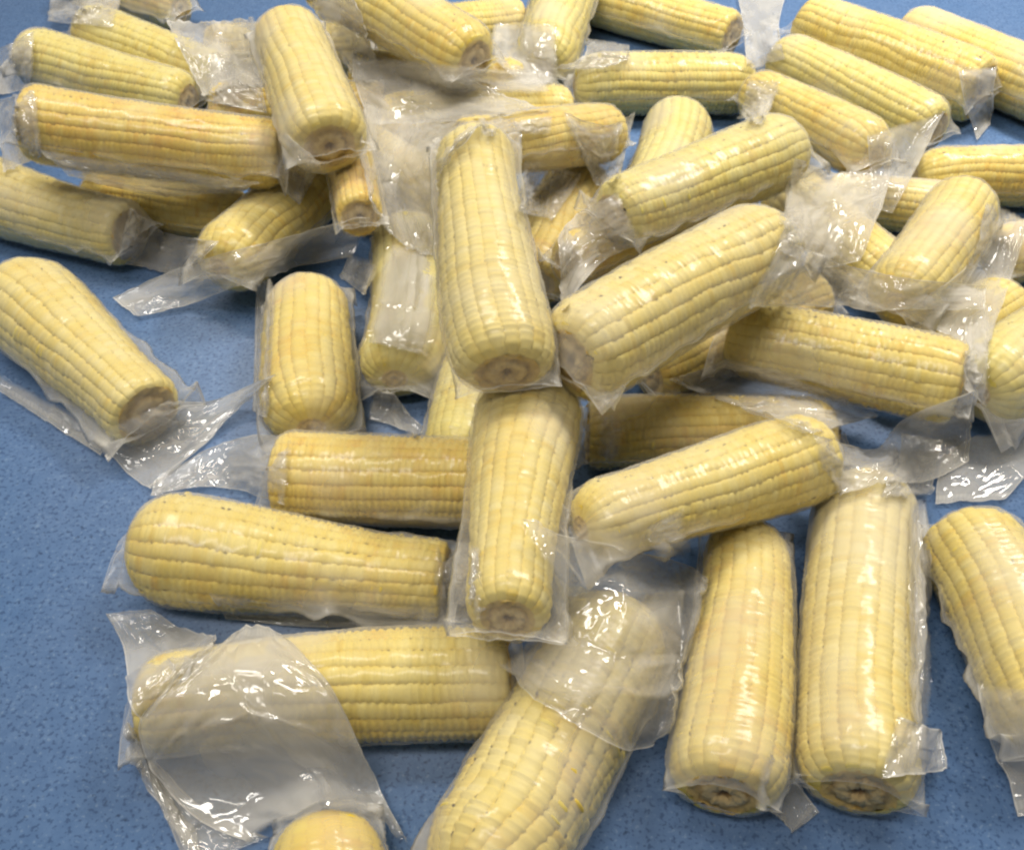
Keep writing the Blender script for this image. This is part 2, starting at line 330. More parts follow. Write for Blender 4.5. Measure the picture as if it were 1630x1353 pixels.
    'C40': {'a': [-0.139, 0.2903, 0.0645], 'b': [-0.1023, 0.1297, 0.0712], 'ra': 0.0191, 'rb': 0.0161, 'seed': 283, 'ka': 'butt', 'kb': 'cut', 'fin': 0.06, 'tint': 2, 'rows': 20, 'irr': 0.5, 'ea': 0.008, 'eb': 0.008, 'label': 'narrow corn cob tip hanging below the cob with the ringed stem scar'},
    'C41': {'a': [-0.3333, 0.2466, 0.02], 'b': [-0.2019, 0.2035, 0.0245], 'ra': 0.0202, 'rb': 0.0205, 'seed': 290, 'ka': 'butt', 'kb': 'butt', 'fin': 0.06, 'tint': 2, 'rows': 20, 'irr': 0.5, 'ea': 0.008, 'eb': 0.008, 'label': 'corn cob in dark shade under the yellow crosswise cob at upper left'},
    'C42': {'a': [0.0448, -0.0292, 0.0216], 'b': [0.1888, -0.0305, 0.0213], 'ra': 0.0213, 'rb': 0.0212, 'seed': 297, 'ka': 'cut', 'kb': 'butt', 'fin': 0.08, 'tint': 2, 'rows': 20, 'irr': 0.5, 'ea': 0.008, 'eb': 0.008, 'label': 'amber corn cob in the shade under the thick slanting cob, right of centre'},
    'C43': {'a': [-0.0139, 0.0635, 0.0218], 'b': [-0.0315, -0.0507, 0.0209], 'ra': 0.022, 'rb': 0.0207, 'seed': 304, 'ka': 'butt', 'kb': 'butt', 'fin': 0.06, 'tint': 3, 'rows': 20, 'irr': 0.5, 'ea': 0.008, 'eb': 0.008, 'label': 'grey green corn cob mostly hidden below the tip of the topmost upright cob'},
    'C45': {'a': [-0.1442, 0.3218, 0.0266], 'b': [-0.0463, 0.2076, 0.0295], 'ra': 0.0265, 'rb': 0.025, 'seed': 318, 'ka': 'butt', 'kb': 'butt', 'fin': 0.06, 'tint': 1, 'rows': 20, 'irr': 0.5, 'ea': 0.008, 'eb': 0.008, 'label': 'corn cob buried under wrinkled film between the stem scar cob and the topmost cob'},  # this and the next two are fillers added where lit table showed
    'C46': {'a': [0.2124, 0.24, 0.0259], 'b': [0.2638, 0.1184, 0.0273], 'ra': 0.0259, 'rb': 0.024, 'seed': 325, 'ka': 'butt', 'kb': 'butt', 'fin': 0.06, 'tint': 1, 'rows': 20, 'irr': 0.5, 'ea': 0.008, 'eb': 0.008, 'label': 'corn cob buried under crumpled film right of the large clouded cob'},
    'C47': {'a': [-0.138, 0.5417, 0.0261], 'b': [0.0123, 0.5793, 0.0266], 'ra': 0.0256, 'rb': 0.0263, 'seed': 332, 'ka': 'butt', 'kb': 'butt', 'fin': 0.06, 'tint': 1, 'rows': 20, 'irr': 0.5, 'ea': 0.008, 'eb': 0.008, 'label': 'dim corn cob far back at the top edge between two slanting cobs'},
    'C44': {'a': [-0.0776, -0.2655, 0.0228], 'b': [-0.0607, -0.3829, 0.0209], 'ra': 0.0227, 'rb': 0.02, 'seed': 311, 'ka': 'round', 'kb': 'butt', 'fin': 0.04, 'tint': 4, 'rows': 20, 'irr': 0.2, 'ea': 0.008, 'eb': 0.008, 'label': 'orange yellow corn cob end rising from the bottom edge under the milky bag end', 'groove': 0.12},
    'F0': {'a': [0.0106, 0.4222, 0.0265], 'b': [-0.1488, 0.4497, 0.0265], 'ra': 0.0261, 'rb': 0.0248, 'seed': 903, 'ka': 'butt', 'kb': 'butt', 'fin': 0.05, 'tint': 1, 'rows': 20, 'irr': 0.5, 'ea': 0.008, 'eb': 0.008, 'label': 'corn cob lying far back under film, just below the cob slanting in from the top'},  # F entries: added filler cobs that close gaps and block light in crevices
    'F1': {'a': [0.0859, 0.0217, 0.0229], 'b': [0.2096, 0.1073, 0.0229], 'ra': 0.0226, 'rb': 0.0215, 'seed': 910, 'ka': 'butt', 'kb': 'butt', 'fin': 0.05, 'tint': 2, 'rows': 20, 'irr': 0.5, 'ea': 0.008, 'eb': 0.008, 'label': 'corn cob sunk in the gap directly beneath the thick slanting pale cob'},
    'F2': {'a': [0.2408, 0.0204, 0.0228], 'b': [0.3382, 0.0998, 0.0228], 'ra': 0.0225, 'rb': 0.0213, 'seed': 917, 'ka': 'butt', 'kb': 'butt', 'fin': 0.05, 'tint': 1, 'rows': 20, 'irr': 0.5, 'ea': 0.008, 'eb': 0.008, 'label': 'corn cob deep in the gap at the right, behind the cob with bright glints'},
    'F3': {'a': [0.3635, 0.2098, 0.0217], 'b': [0.2479, 0.2404, 0.0217], 'ra': 0.0214, 'rb': 0.0203, 'seed': 924, 'ka': 'butt', 'kb': 'butt', 'fin': 0.05, 'tint': 1, 'rows': 20, 'irr': 0.5, 'ea': 0.008, 'eb': 0.008, 'label': 'corn cob lying behind the slanting cob under draped film at the right'},
    'F4': {'a': [-0.2969, 0.5053, 0.0269], 'b': [-0.1431, 0.5154, 0.0269], 'ra': 0.0265, 'rb': 0.0251, 'seed': 931, 'ka': 'butt', 'kb': 'butt', 'fin': 0.05, 'tint': 1, 'rows': 20, 'irr': 0.5, 'ea': 0.008, 'eb': 0.008, 'label': 'corn cob behind the upper end of the cob with the ringed stem scar'},
    'F5': {'a': [-0.1124, 0.3482, 0.028], 'b': [0.0524, 0.3688, 0.028], 'ra': 0.0275, 'rb': 0.0262, 'seed': 938, 'ka': 'butt', 'kb': 'butt', 'fin': 0.05, 'tint': 1, 'rows': 20, 'irr': 0.5, 'ea': 0.008, 'eb': 0.008, 'label': 'corn cob on the table behind the upper tip of the topmost upright cob'},
    'F6': {'a': [-0.2645, 0.3786, 0.026], 'b': [-0.111, 0.3853, 0.026], 'ra': 0.0256, 'rb': 0.0243, 'seed': 945, 'ka': 'butt', 'kb': 'butt', 'fin': 0.05, 'tint': 2, 'rows': 20, 'irr': 0.5, 'ea': 0.008, 'eb': 0.008, 'label': 'corn cob pinned under the middle of the cob with the ringed stem scar'},
}


# loose bag ends: control points in tenths of a millimetre
FLAPS = [
    ('C44', 0.9, 0, (), 0.08, (10, 10), [-1116,-2671,62,-1083,-2639,66,-1013,-2626,132,-871,-2729,430,-772,-2718,471,-722,-2714,470,-613,-2687,386,-540,-2603,142,-481,-2633,68,-442,-2685,63,-1224,-2634,61,-1163,-2596,67,-1068,-2562,103,-946,-2568,200,-817,-2586,299,-744,-2641,414,-674,-2569,239,-602,-2540,120,-537,-2564,71,-492,-2600,63,-1365,-2573,69,-1277,-2528,74,-1152,-2478,94,-1017,-2456,138,-880,-2451,188,-827,-2453,198,-752,-2451,159,-688,-2451,104,-612,-2470,80,-556,-2490,70,-1490,-2481,102,-1398,-2445,130,-1266,-2409,179,-1131,-2389,232,-995,-2377,273,-939,-2375,275,-847,-2379,234,-764,-2384,175,-671,-2397,127,-601,-2412,99,-1582,-2398,199,-1492,-2385,264,-1360,-2383,370,-1238,-2365,430,-1112,-2346,467,-1051,-2345,468,-929,-2356,429,-818,-2364,363,-715,-2361,263,-636,-2372,207,-1600,-2377,265,-1505,-2378,353,-1389,-2362,431,-1275,-2335,480,-1154,-2310,511,-1092,-2308,512,-963,-2325,485,-844,-2343,438,-734,-2355,367,-657,-2357,294,-1606,-2351,389,-1528,-2331,443,-1424,-2300,502,-1321,-2260,536,-1209,-2223,558,-1149,-2218,561,-1021,-2235,552,-901,-2259,533,-790,-2283,503,-710,-2300,474,-1575,-2302,474,-1513,-2268,503,-1426,-2222,538,-1337,-2169,556,-1241,-2118,562,-1189,-2108,564,-1074,-2122,567,-966,-2146,567,-865,-2173,560,-793,-2193,551,-1472,-2207,530,-1428,-2168,542,-1370,-2109,545,-1312,-2041,529,-1276,-1916,425,-1242,-1894,409,-1142,-1939,468,-1050,-1994,523,-973,-2031,545,-920,-2057,555,-1382,-2114,547,-1354,-2070,541,-1327,-1986,497,-1316,-1859,390,-1296,-1741,291,-1277,-1712,269,-1220,-1724,285,-1157,-1773,338,-1095,-1835,404,-1052,-1884,453]),
    ('C44', 1.0, 0, (), 0, (10, 10), [-1042,-2639,53,-1080,-2655,53,-1119,-2672,53,-1157,-2688,54,-1194,-2704,54,-1213,-2712,54,-1250,-2728,54,-1288,-2744,55,-1325,-2759,55,-1361,-2776,57,-1089,-2625,56,-1123,-2642,56,-1156,-2659,56,-1189,-2676,56,-1223,-2692,56,-1239,-2701,56,-1272,-2717,56,-1304,-2734,57,-1337,-2750,57,-1368,-2767,58,-1158,-2604,56,-1185,-2622,56,-1211,-2640,56,-1237,-2658,56,-1263,-2676,56,-1276,-2685,56,-1302,-2703,56,-1328,-2721,56,-1353,-2738,56,-1379,-2756,56,-1237,-2576,57,-1257,-2594,56,-1276,-2613,55,-1295,-2632,55,-1314,-2650,55,-1323,-2659,55,-1342,-2678,55,-1360,-2696,55,-1379,-2714,54,-1397,-2732,54,-1318,-2539,56,-1332,-2556,55,-1345,-2573,54,-1358,-2590,54,-1372,-2607,53,-1378,-2616,53,-1391,-2633,53,-1404,-2650,52,-1417,-2667,52,-1430,-2684,52,-1356,-2515,54,-1369,-2531,53,-1380,-2546,53,-1392,-2561,52,-1404,-2577,52,-1410,-2584,52,-1421,-2600,52,-1432,-2615,52,-1444,-2630,52,-1455,-2645,52,-1444,-2453,54,-1455,-2462,54,-1465,-2471,55,-1475,-2480,56,-1485,-2489,57,-1490,-2493,58,-1500,-2502,58,-1510,-2510,58,-1520,-2519,59,-1530,-2528,60,-1537,-2380,57,-1547,-2381,62,-1555,-2384,69,-1562,-2387,78,-1570,-2390,86,-1574,-2391,89,-1584,-2392,93,-1594,-2392,96,-1602,-2394,102,-1610,-2397,111,-1620,-2314,66,-1626,-2311,81,-1626,-2317,114,-1624,-2326,149,-1625,-2331,179,-1627,-2331,189,-1634,-2327,202,-1642,-2321,212,-1649,-2317,225,-1649,-2322,254,-1674,-2273,81,-1675,-2272,114,-1632,-2331,251,-1629,-2337,293,-1631,-2333,317,-1634,-2330,327,-1640,-2322,344,-1646,-2313,359,-1654,-2302,371,-1663,-2290,380]),
    ('C44', 1.0, 0, (), 0, (10, 10), [-1404,-2607,43,-1389,-2627,43,-1375,-2646,44,-1361,-2666,44,-1347,-2685,44,-1340,-2695,44,-1326,-2714,44,-1313,-2733,44,-1299,-2751,44,-1285,-2770,44,-1464,-2542,48,-1447,-2564,43,-1429,-2587,43,-1411,-2611,44,-1393,-2634,44,-1385,-2645,44,-1367,-2668,45,-1349,-2691,45,-1332,-2713,46,-1316,-2735,44,-1554,-2446,54,-1532,-2472,47,-1509,-2501,46,-1485,-2530,46,-1461,-2559,46,-1450,-2573,46,-1427,-2601,46,-1404,-2629,47,-1381,-2657,46,-1359,-2683,44,-1650,-2342,64,-1624,-2373,54,-1595,-2406,51,-1566,-2441,50,-1536,-2475,49,-1522,-2492,49,-1493,-2526,48,-1465,-2559,48,-1437,-2592,47,-1410,-2624,43,-1728,-2256,76,-1699,-2289,63,-1667,-2325,57,-1635,-2363,54,-1602,-2400,52,-1586,-2419,51,-1554,-2456,50,-1522,-2493,49,-1490,-2530,48,-1460,-2564,43,-1751,-2228,84,-1722,-2261,69,-1691,-2296,60,-1660,-2332,55,-1627,-2370,51,-1611,-2389,50,-1578,-2426,49,-1546,-2464,48,-1514,-2501,46,-1484,-2537,43,-1759,-2213,139,-1738,-2237,115,-1718,-2259,86,-1695,-2286,65,-1668,-2317,54,-1653,-2334,51,-1624,-2370,49,-1594,-2406,47,-1564,-2441,46,-1536,-2475,43,-1700,-2281,308,-1687,-2296,278,-1707,-2266,168,-1706,-2265,106,-1695,-2278,68,-1686,-2289,59,-1663,-2318,51,-1638,-2350,49,-1613,-2382,48,-1590,-2411,42,-1690,-2281,340,-1677,-2299,323,-1669,-2310,293,-1693,-2278,187,-1706,-2260,104,-1706,-2260,78,-1694,-2277,57,-1675,-2303,53,-1655,-2331,51,-1638,-2356,45,-1687,-2277,358,-1676,-2292,342,-1669,-2305,322,-1665,-2313,291,-1707,-2257,148,-1716,-2245,104,-1714,-2250,67,-1700,-2272,60,-1684,-2297,59,-1669,-2319,53]),
    ('C5', 1.2, 0, (), 0, (10, 10), [-1588,-2338,412,-1561,-2314,436,-1533,-2293,466,-1506,-2268,490,-1482,-2241,509,-1470,-2225,517,-1449,-2192,527,-1430,-2155,533,-1412,-2114,533,-1396,-2070,529,-1603,-2316,441,-1571,-2292,464,-1537,-2270,492,-1505,-2245,513,-1475,-2216,529,-1461,-2200,534,-1435,-2165,541,-1411,-2126,542,-1389,-2081,536,-1372,-2026,515,-1628,-2278,473,-1587,-2255,496,-1545,-2234,521,-1507,-2208,539,-1471,-2177,550,-1454,-2159,552,-1422,-2121,552,-1392,-2076,543,-1368,-2020,519,-1372,-1905,410,-1661,-2214,476,-1610,-2203,512,-1566,-2183,535,-1524,-2158,548,-1486,-2126,553,-1469,-2108,552,-1436,-2066,541,-1410,-2010,511,-1445,-1834,309,-1431,-1742,234,-1735,-2067,364,-1649,-2117,485,-1606,-2104,508,-1569,-2081,516,-1537,-2050,512,-1523,-2031,505,-1552,-1892,345,-1556,-1790,240,-1552,-1696,151,-1527,-1637,114,-1789,-1962,269,-1745,-1954,295,-1706,-1940,312,-1672,-1917,316,-1643,-1886,308,-1631,-1864,295,-1621,-1798,238,-1618,-1718,160,-1605,-1651,104,-1577,-1608,83,-1880,-1785,136,-1850,-1769,140,-1821,-1752,142,-1793,-1732,139,-1768,-1709,133,-1756,-1695,126,-1736,-1661,104,-1717,-1625,80,-1694,-1594,63,-1667,-1568,54,-1949,-1670,106,-1924,-1656,102,-1899,-1642,99,-1874,-1627,95,-1849,-1611,90,-1836,-1603,87,-1812,-1586,80,-1788,-1568,72,-1763,-1551,65,-1738,-1534,60,-2014,-1583,118,-1990,-1573,113,-1965,-1564,110,-1940,-1555,107,-1915,-1547,104,-1902,-1542,102,-1877,-1533,98,-1852,-1524,94,-1827,-1515,90,-1802,-1505,85,-2056,-1529,139,-2032,-1523,134,-2007,-1518,131,-1982,-1514,128,-1957,-1510,126,-1945,-1507,124,-1919,-1503,121,-1894,-1498,118,-1869,-1494,115,-1845,-1488,110]),
    ('C7', 1.1, 0, ((0.25, 0.005), (0.75, 0.0045), (0.6, 0.002)), -0.22, (10, 10), [27,-1764,1097,79,-1860,1091,137,-1965,1068,169,-1995,989,178,-1997,875,172,-1866,624,88,-1920,499,7,-2056,545,-40,-2094,565,-69,-2091,561,92,-1761,1062,138,-1874,1063,188,-1962,1002,213,-1904,793,208,-1896,645,191,-1915,591,117,-2027,555,51,-2144,581,17,-2172,582,-3,-2165,563,191,-1731,982,235,-1763,874,278,-1837,769,278,-1891,677,251,-1957,610,230,-2011,602,167,-2169,650,116,-2279,680,93,-2295,648,82,-2285,612,323,-1653,849,357,-1690,746,382,-1805,689,366,-1932,676,334,-2030,632,312,-2089,632,255,-2234,680,206,-2338,711,175,-2367,679,156,-2370,642,462,-1673,828,493,-1649,661,496,-1805,668,473,-1961,680,445,-2061,620,424,-2118,616,367,-2251,663,314,-2353,698,267,-2402,669,234,-2425,634,527,-1660,789,563,-1600,585,553,-1793,644,528,-1954,661,501,-2057,599,481,-2113,593,425,-2243,640,369,-2348,675,317,-2410,649,279,-2444,616,702,-1385,409,716,-1446,363,708,-1619,409,662,-1875,556,636,-1997,517,617,-2052,507,558,-2184,549,497,-2303,583,434,-2400,561,388,-2464,531,842,-1286,233,845,-1380,250,834,-1537,300,805,-1704,322,769,-1853,306,747,-1921,309,690,-2056,352,631,-2177,375,567,-2283,326,520,-2355,273,926,-1394,299,917,-1486,351,894,-1620,407,850,-1760,382,807,-1868,277,788,-1923,262,751,-2035,299,715,-2134,320,673,-2215,254,641,-2272,191,957,-1549,443,955,-1584,451,937,-1657,456,871,-1805,427,797,-1959,367,776,-2014,355,753,-2124,422,735,-2211,462,711,-2280,416,694,-2321,356]),
    ('C9', 0.6, 1, (), 0, (10, 10), [582,-1603,851,586,-1608,837,591,-1612,820,596,-1614,802,601,-1614,782,603,-1614,771,609,-1611,747,616,-1603,717,625,-1585,674,684,-1329,342,607,-1587,856,611,-1595,841,616,-1600,823,621,-1602,803,626,-1603,780,629,-1603,768,635,-1597,737,644,-1586,699,683,-1428,485,722,-1277,276,633,-1570,858,637,-1579,842,641,-1585,823,646,-1589,801,652,-1590,776,655,-1589,761,662,-1582,726,671,-1568,681,727,-1345,387,764,-1210,193,659,-1552,861,663,-1562,843,667,-1570,822,672,-1574,799,678,-1576,771,681,-1575,755,689,-1567,715,700,-1547,660,770,-1271,298,802,-1165,135,685,-1533,863,688,-1545,844,693,-1554,822,698,-1560,796,704,-1562,766,707,-1561,748,716,-1553,705,730,-1520,632,808,-1226,244,835,-1142,104,698,-1524,864,702,-1537,845,706,-1546,822,711,-1553,795,717,-1555,763,721,-1554,744,730,-1545,699,749,-1494,602,826,-1205,219,851,-1134,93,724,-1505,865,728,-1520,845,732,-1531,821,737,-1539,793,743,-1541,758,748,-1539,737,757,-1529,687,811,-1344,428,863,-1166,173,883,-1121,74,751,-1486,867,754,-1502,846,758,-1515,820,763,-1524,790,770,-1527,753,774,-1526,731,785,-1514,676,846,-1306,387,896,-1144,147,913,-1115,63,777,-1467,869,780,-1485,846,784,-1500,820,790,-1510,788,797,-1513,748,801,-1512,724,813,-1497,663,882,-1269,347,928,-1129,129,942,-1112,56,803,-1452,875,806,-1472,852,810,-1488,824,815,-1499,790,823,-1503,747,828,-1498,718,841,-1480,650,918,-1231,306,959,-1117,116,970,-1112,53]),
    ('C9', 1.2, 0, (), 0, (10, 10), [1502,-928,817,1511,-972,808,1524,-1008,791,1539,-1037,768,1556,-1059,738,1567,-1067,720,1590,-1077,677,1621,-1071,617,1661,-1047,538,1678,-1074,512,1605,-930,776,1616,-959,760,1629,-980,737,1647,-992,705,1671,-992,660,1684,-989,634,1701,-1003,604,1718,-1018,574,1731,-1042,552,1736,-1080,547,1934,-544,344,1936,-579,342,1916,-659,385,1860,-812,501,1834,-900,555,1828,-930,568,1826,-970,574,1827,-1003,575,1827,-1037,575,1828,-1069,574,2145,-361,157,2146,-393,155,2123,-471,198,2064,-618,312,1943,-881,545,1936,-909,558,1929,-951,571,1926,-986,576,1926,-1015,576,1926,-1043,575,2239,-261,136,2249,-288,120,2248,-334,123,2228,-416,161,2193,-526,229,2172,-584,267,2140,-685,329,2119,-764,369,2037,-950,522,2032,-997,533,2261,-239,169,2279,-258,139,2292,-287,119,2289,-344,126,2273,-426,158,2261,-472,180,2240,-560,221,2223,-640,255,2199,-730,300,2192,-789,316,2261,-314,346,2307,-289,265,2363,-248,168,2393,-255,114,2401,-303,101,2401,-335,101,2397,-401,107,2392,-470,116,2385,-541,128,2387,-595,124,2252,-531,630,2289,-514,555,2436,-304,300,2514,-220,158,2541,-228,99,2543,-251,88,2540,-310,79,2533,-374,77,2526,-438,74,2525,-490,61,2391,-531,710,2411,-531,650,2451,-497,558,2635,-223,242,2685,-178,132,2691,-185,104,2685,-233,81,2668,-296,72,2652,-359,65,2641,-412,48,2522,-481,722,2552,-453,636,2628,-353,483,2711,-242,317,2775,-164,176,2787,-156,133,2782,-190,94,2759,-250,81,2735,-312,70,2718,-362,48]),
    ('C1', 1.2, 0, (), 0, (10, 10), [1854,-1138,580,1884,-1136,578,1917,-1131,573,1951,-1123,563,1989,-1109,549,2010,-1099,539,2057,-1070,507,2246,-802,219,2357,-671,78,2409,-641,46,1879,-1106,584,1909,-1101,580,1942,-1094,572,1977,-1082,559,2016,-1064,540,2039,-1049,524,2180,-857,321,2303,-700,153,2384,-618,66,2426,-601,49,1918,-1055,586,1949,-1046,577,1984,-1031,561,2023,-1008,538,2148,-837,359,2196,-777,296,2295,-656,170,2372,-575,86,2421,-544,53,2455,-538,47,1972,-976,566,2011,-950,540,2127,-786,371,2210,-684,267,2289,-593,174,2323,-558,138,2380,-507,86,2423,-481,59,2457,-470,49,2486,-468,47,2163,-637,284,2214,-590,237,2273,-530,176,2328,-478,123,2373,-443,88,2393,-432,77,2428,-417,62,2460,-408,53,2489,-404,49,2516,-403,48,2232,-509,185,2274,-480,156,2319,-444,120,2361,-416,91,2397,-398,73,2414,-392,67,2445,-383,58,2475,-378,52,2503,-375,49,2529,-374,48,2310,-350,96,2339,-346,90,2370,-338,80,2401,-331,72,2430,-327,66,2444,-325,63,2473,-322,59,2501,-320,56,2528,-319,53,2554,-321,53,2342,-263,81,2369,-265,80,2397,-265,77,2425,-265,73,2454,-265,70,2468,-266,69,2496,-266,66,2524,-267,64,2551,-268,62,2577,-272,62,2360,-201,84,2387,-206,84,2415,-209,82,2443,-212,80,2471,-215,78,2485,-217,77,2514,-220,74,2542,-223,72,2569,-227,71,2596,-232,71,2369,-164,93,2396,-171,93,2424,-176,92,2453,-180,90,2481,-185,88,2495,-187,87,2524,-192,85,2552,-196,83,2580,-201,82,2607,-208,82]),
    ('C1', 0.8, 1, (), 0, (10, 10), [2012,-1159,557,1985,-1297,516,1941,-1457,510,1897,-1616,511,1855,-1766,510,1835,-1839,510,1795,-1980,511,1758,-2114,510,1722,-2243,510,1687,-2366,510,2026,-1150,551,1998,-1289,510,1955,-1450,502,1911,-1610,502,1868,-1763,502,1847,-1837,502,1807,-1980,502,1768,-2117,502,1732,-2247,501,1698,-2371,500,2046,-1129,535,2016,-1274,496,1972,-1439,489,1926,-1602,489,1882,-1758,489,1861,-1833,489,1820,-1978,490,1781,-2116,490,1744,-2248,489,1709,-2374,488,2076,-1092,500,2039,-1252,474,1990,-1425,472,1943,-1591,473,1899,-1749,473,1877,-1826,473,1835,-1973,474,1795,-2114,474,1758,-2248,474,1722,-2376,473,2121,-1030,439,2062,-1228,449,2012,-1406,450,1964,-1575,450,1918,-1737,452,1895,-1815,452,1853,-1965,453,1812,-2108,452,1773,-2245,454,1736,-2375,455,2155,-982,389,2076,-1213,434,2025,-1394,435,1975,-1566,437,1929,-1728,437,1907,-1807,438,1863,-1958,438,1822,-2104,440,1783,-2241,441,1745,-2373,442,2241,-851,254,2174,-1068,272,2095,-1297,319,2055,-1460,300,2023,-1606,267,2002,-1684,261,1952,-1850,270,1854,-2077,387,1814,-2218,388,1771,-2358,398,2296,-774,177,2224,-1003,201,2114,-1283,302,2107,-1397,217,2096,-1514,138,2081,-1587,119,2036,-1750,114,1982,-1922,133,1935,-2078,141,1904,-2209,119,2315,-757,165,2234,-1003,204,2113,-1301,324,2109,-1411,232,2121,-1496,108,2110,-1562,78,2071,-1720,60,2024,-1883,60,1980,-2038,59,1946,-2176,40,2326,-755,168,2240,-1009,214,2113,-1315,342,2105,-1432,257,2130,-1499,107,2122,-1564,73,2084,-1720,49,2039,-1882,45,1994,-2038,43,1953,-2187,40]),
    ('C1', 0.8, 0, (), 0, (10, 10), [1592,-2371,568,1578,-2400,559,1563,-2432,555,1549,-2461,548,1536,-2490,540,1530,-2503,535,1518,-2530,524,1507,-2555,510,1497,-2579,495,1487,-2602,478,1612,-2378,565,1600,-2406,557,1586,-2435,552,1573,-2464,547,1561,-2491,539,1555,-2504,534,1544,-2529,524,1535,-2553,511,1526,-2576,497,1517,-2598,481,1635,-2381,556,1624,-2407,548,1612,-2436,544,1600,-2463,539,1588,-2489,532,1583,-2501,528,1574,-2525,518,1565,-2548,506,1557,-2570,493,1549,-2590,478,1660,-2382,542,1650,-2407,535,1639,-2434,532,1628,-2459,528,1618,-2484,521,1613,-2496,517,1605,-2519,508,1597,-2540,497,1590,-2561,484,1584,-2580,470,1689,-2378,521,1679,-2402,516,1669,-2428,514,1659,-2453,510,1650,-2476,504,1646,-2487,501,1639,-2509,492,1632,-2529,481,1626,-2548,468,1621,-2566,454,1707,-2371,502,1696,-2397,501,1685,-2423,501,1676,-2447,497,1668,-2470,492,1664,-2481,489,1657,-2501,479,1651,-2521,469,1646,-2540,456,1642,-2557,442,1747,-2353,456,1734,-2382,463,1724,-2407,464,1715,-2432,464,1708,-2453,458,1705,-2463,455,1699,-2483,447,1695,-2500,435,1692,-2516,421,1690,-2531,404,1874,-2225,222,1856,-2261,241,1839,-2296,260,1829,-2321,263,1822,-2344,261,1819,-2354,258,1814,-2374,252,1809,-2393,243,1808,-2408,228,1811,-2417,201,1945,-2171,112,1938,-2194,113,1929,-2219,116,1922,-2242,116,1915,-2264,114,1913,-2274,113,1907,-2295,109,1902,-2315,104,1899,-2333,97,1897,-2349,85,1977,-2166,88,1974,-2185,83,1969,-2205,82,1964,-2226,80,1959,-2246,78,1957,-2256,77,1953,-2275,75,1949,-2294,72,1945,-2313,68,1943,-2329,60]),
    ('C28', 0.4, 0, (), 0, (10, 10), [2684,2455,719,2752,2464,739,2833,2507,741,3025,2821,609,3206,3097,498,3271,3171,474,3362,3222,475,3433,3226,499,3503,3228,524,3572,3227,550,2687,2423,689,2747,2422,710,2815,2443,719,2975,2687,616,3164,2993,484,3242,3102,440,3344,3189,418,3412,3195,438,3473,3187,464,3534,3178,490,2695,2385,642,2747,2379,660,2805,2388,671,2873,2421,669,3097,2829,473,3193,2988,400,3317,3139,338,3377,3140,354,3418,3100,391,3464,3070,422,2710,2359,579,2755,2351,592,2805,2354,600,2861,2374,599,3054,2720,425,3150,2886,341,3272,3050,265,3307,3008,297,3307,2890,369,3329,2823,413,2725,2335,514,2765,2329,522,2813,2340,520,2873,2383,501,3016,2622,375,3087,2738,314,3175,2839,264,3183,2750,316,3143,2556,425,3167,2511,454,2728,2311,491,2765,2305,497,2809,2314,493,2873,2373,463,2978,2528,380,3033,2608,337,3101,2671,305,3109,2592,351,3101,2479,415,3119,2428,446,2719,2223,457,2750,2215,461,2780,2207,464,2811,2199,468,2841,2192,471,2856,2188,473,2887,2180,476,2917,2173,480,2948,2166,483,2979,2160,486,2714,2141,417,2738,2132,419,2761,2123,421,2785,2114,423,2809,2105,425,2821,2100,426,2844,2091,428,2868,2082,430,2891,2074,432,2915,2065,434,2719,2092,368,2738,2084,368,2757,2077,367,2776,2070,366,2795,2063,365,2804,2060,365,2823,2053,364,2842,2045,363,2861,2038,363,2880,2031,362,2725,2064,330,2740,2058,328,2756,2052,325,2772,2047,322,2788,2041,319,2796,2038,317,2812,2033,314,2828,2027,311,2844,2022,308,2860,2015,306]),
    ('C31', 1.2, 0, (), 0, (10, 10), [1875,1529,1031,1872,1507,980,1876,1504,891,1862,1442,823,1722,972,1002,1527,333,1344,1480,169,1368,1457,81,1348,1443,23,1321,1435,-12,1298,1942,1552,992,1942,1543,939,1952,1568,841,1956,1567,744,1834,1170,882,1739,863,1024,1533,200,1344,1506,99,1327,1491,38,1296,1484,4,1268,2146,1907,759,2134,1871,725,2122,1834,669,2094,1744,631,2001,1456,709,1926,1222,805,1755,685,1038,1584,149,1280,1567,78,1246,1561,43,1213,2361,2230,540,2327,2136,544,2272,1986,562,2219,1837,568,2155,1647,593,2110,1513,629,1993,1151,743,1879,794,854,1825,611,872,1811,550,843,2497,2322,463,2462,2232,471,2399,2068,505,2318,1854,557,2271,1724,552,2244,1641,556,2181,1446,560,2120,1247,555,2084,1117,521,2070,1059,477,2541,2316,465,2511,2244,464,2457,2106,486,2369,1874,551,2318,1737,551,2295,1669,546,2242,1504,528,2196,1351,489,2167,1246,433,2155,1195,380,2629,2301,492,2612,2257,478,2577,2169,472,2522,2025,486,2432,1789,542,2395,1687,556,2337,1526,532,2294,1400,471,2266,1313,397,2253,1270,334,2723,2306,527,2716,2282,499,2695,2219,479,2655,2109,471,2590,1939,485,2545,1824,504,2426,1525,558,2362,1368,513,2325,1280,437,2309,1242,369,2804,2313,561,2815,2325,513,2805,2278,481,2764,2159,474,2711,2018,468,2669,1918,477,2540,1614,529,2425,1354,544,2374,1250,477,2352,1210,411,2873,2344,570,2890,2367,515,2884,2325,479,2836,2183,483,2784,2045,473,2747,1957,473,2622,1679,507,2474,1356,558,2411,1237,499,2383,1191,435]),
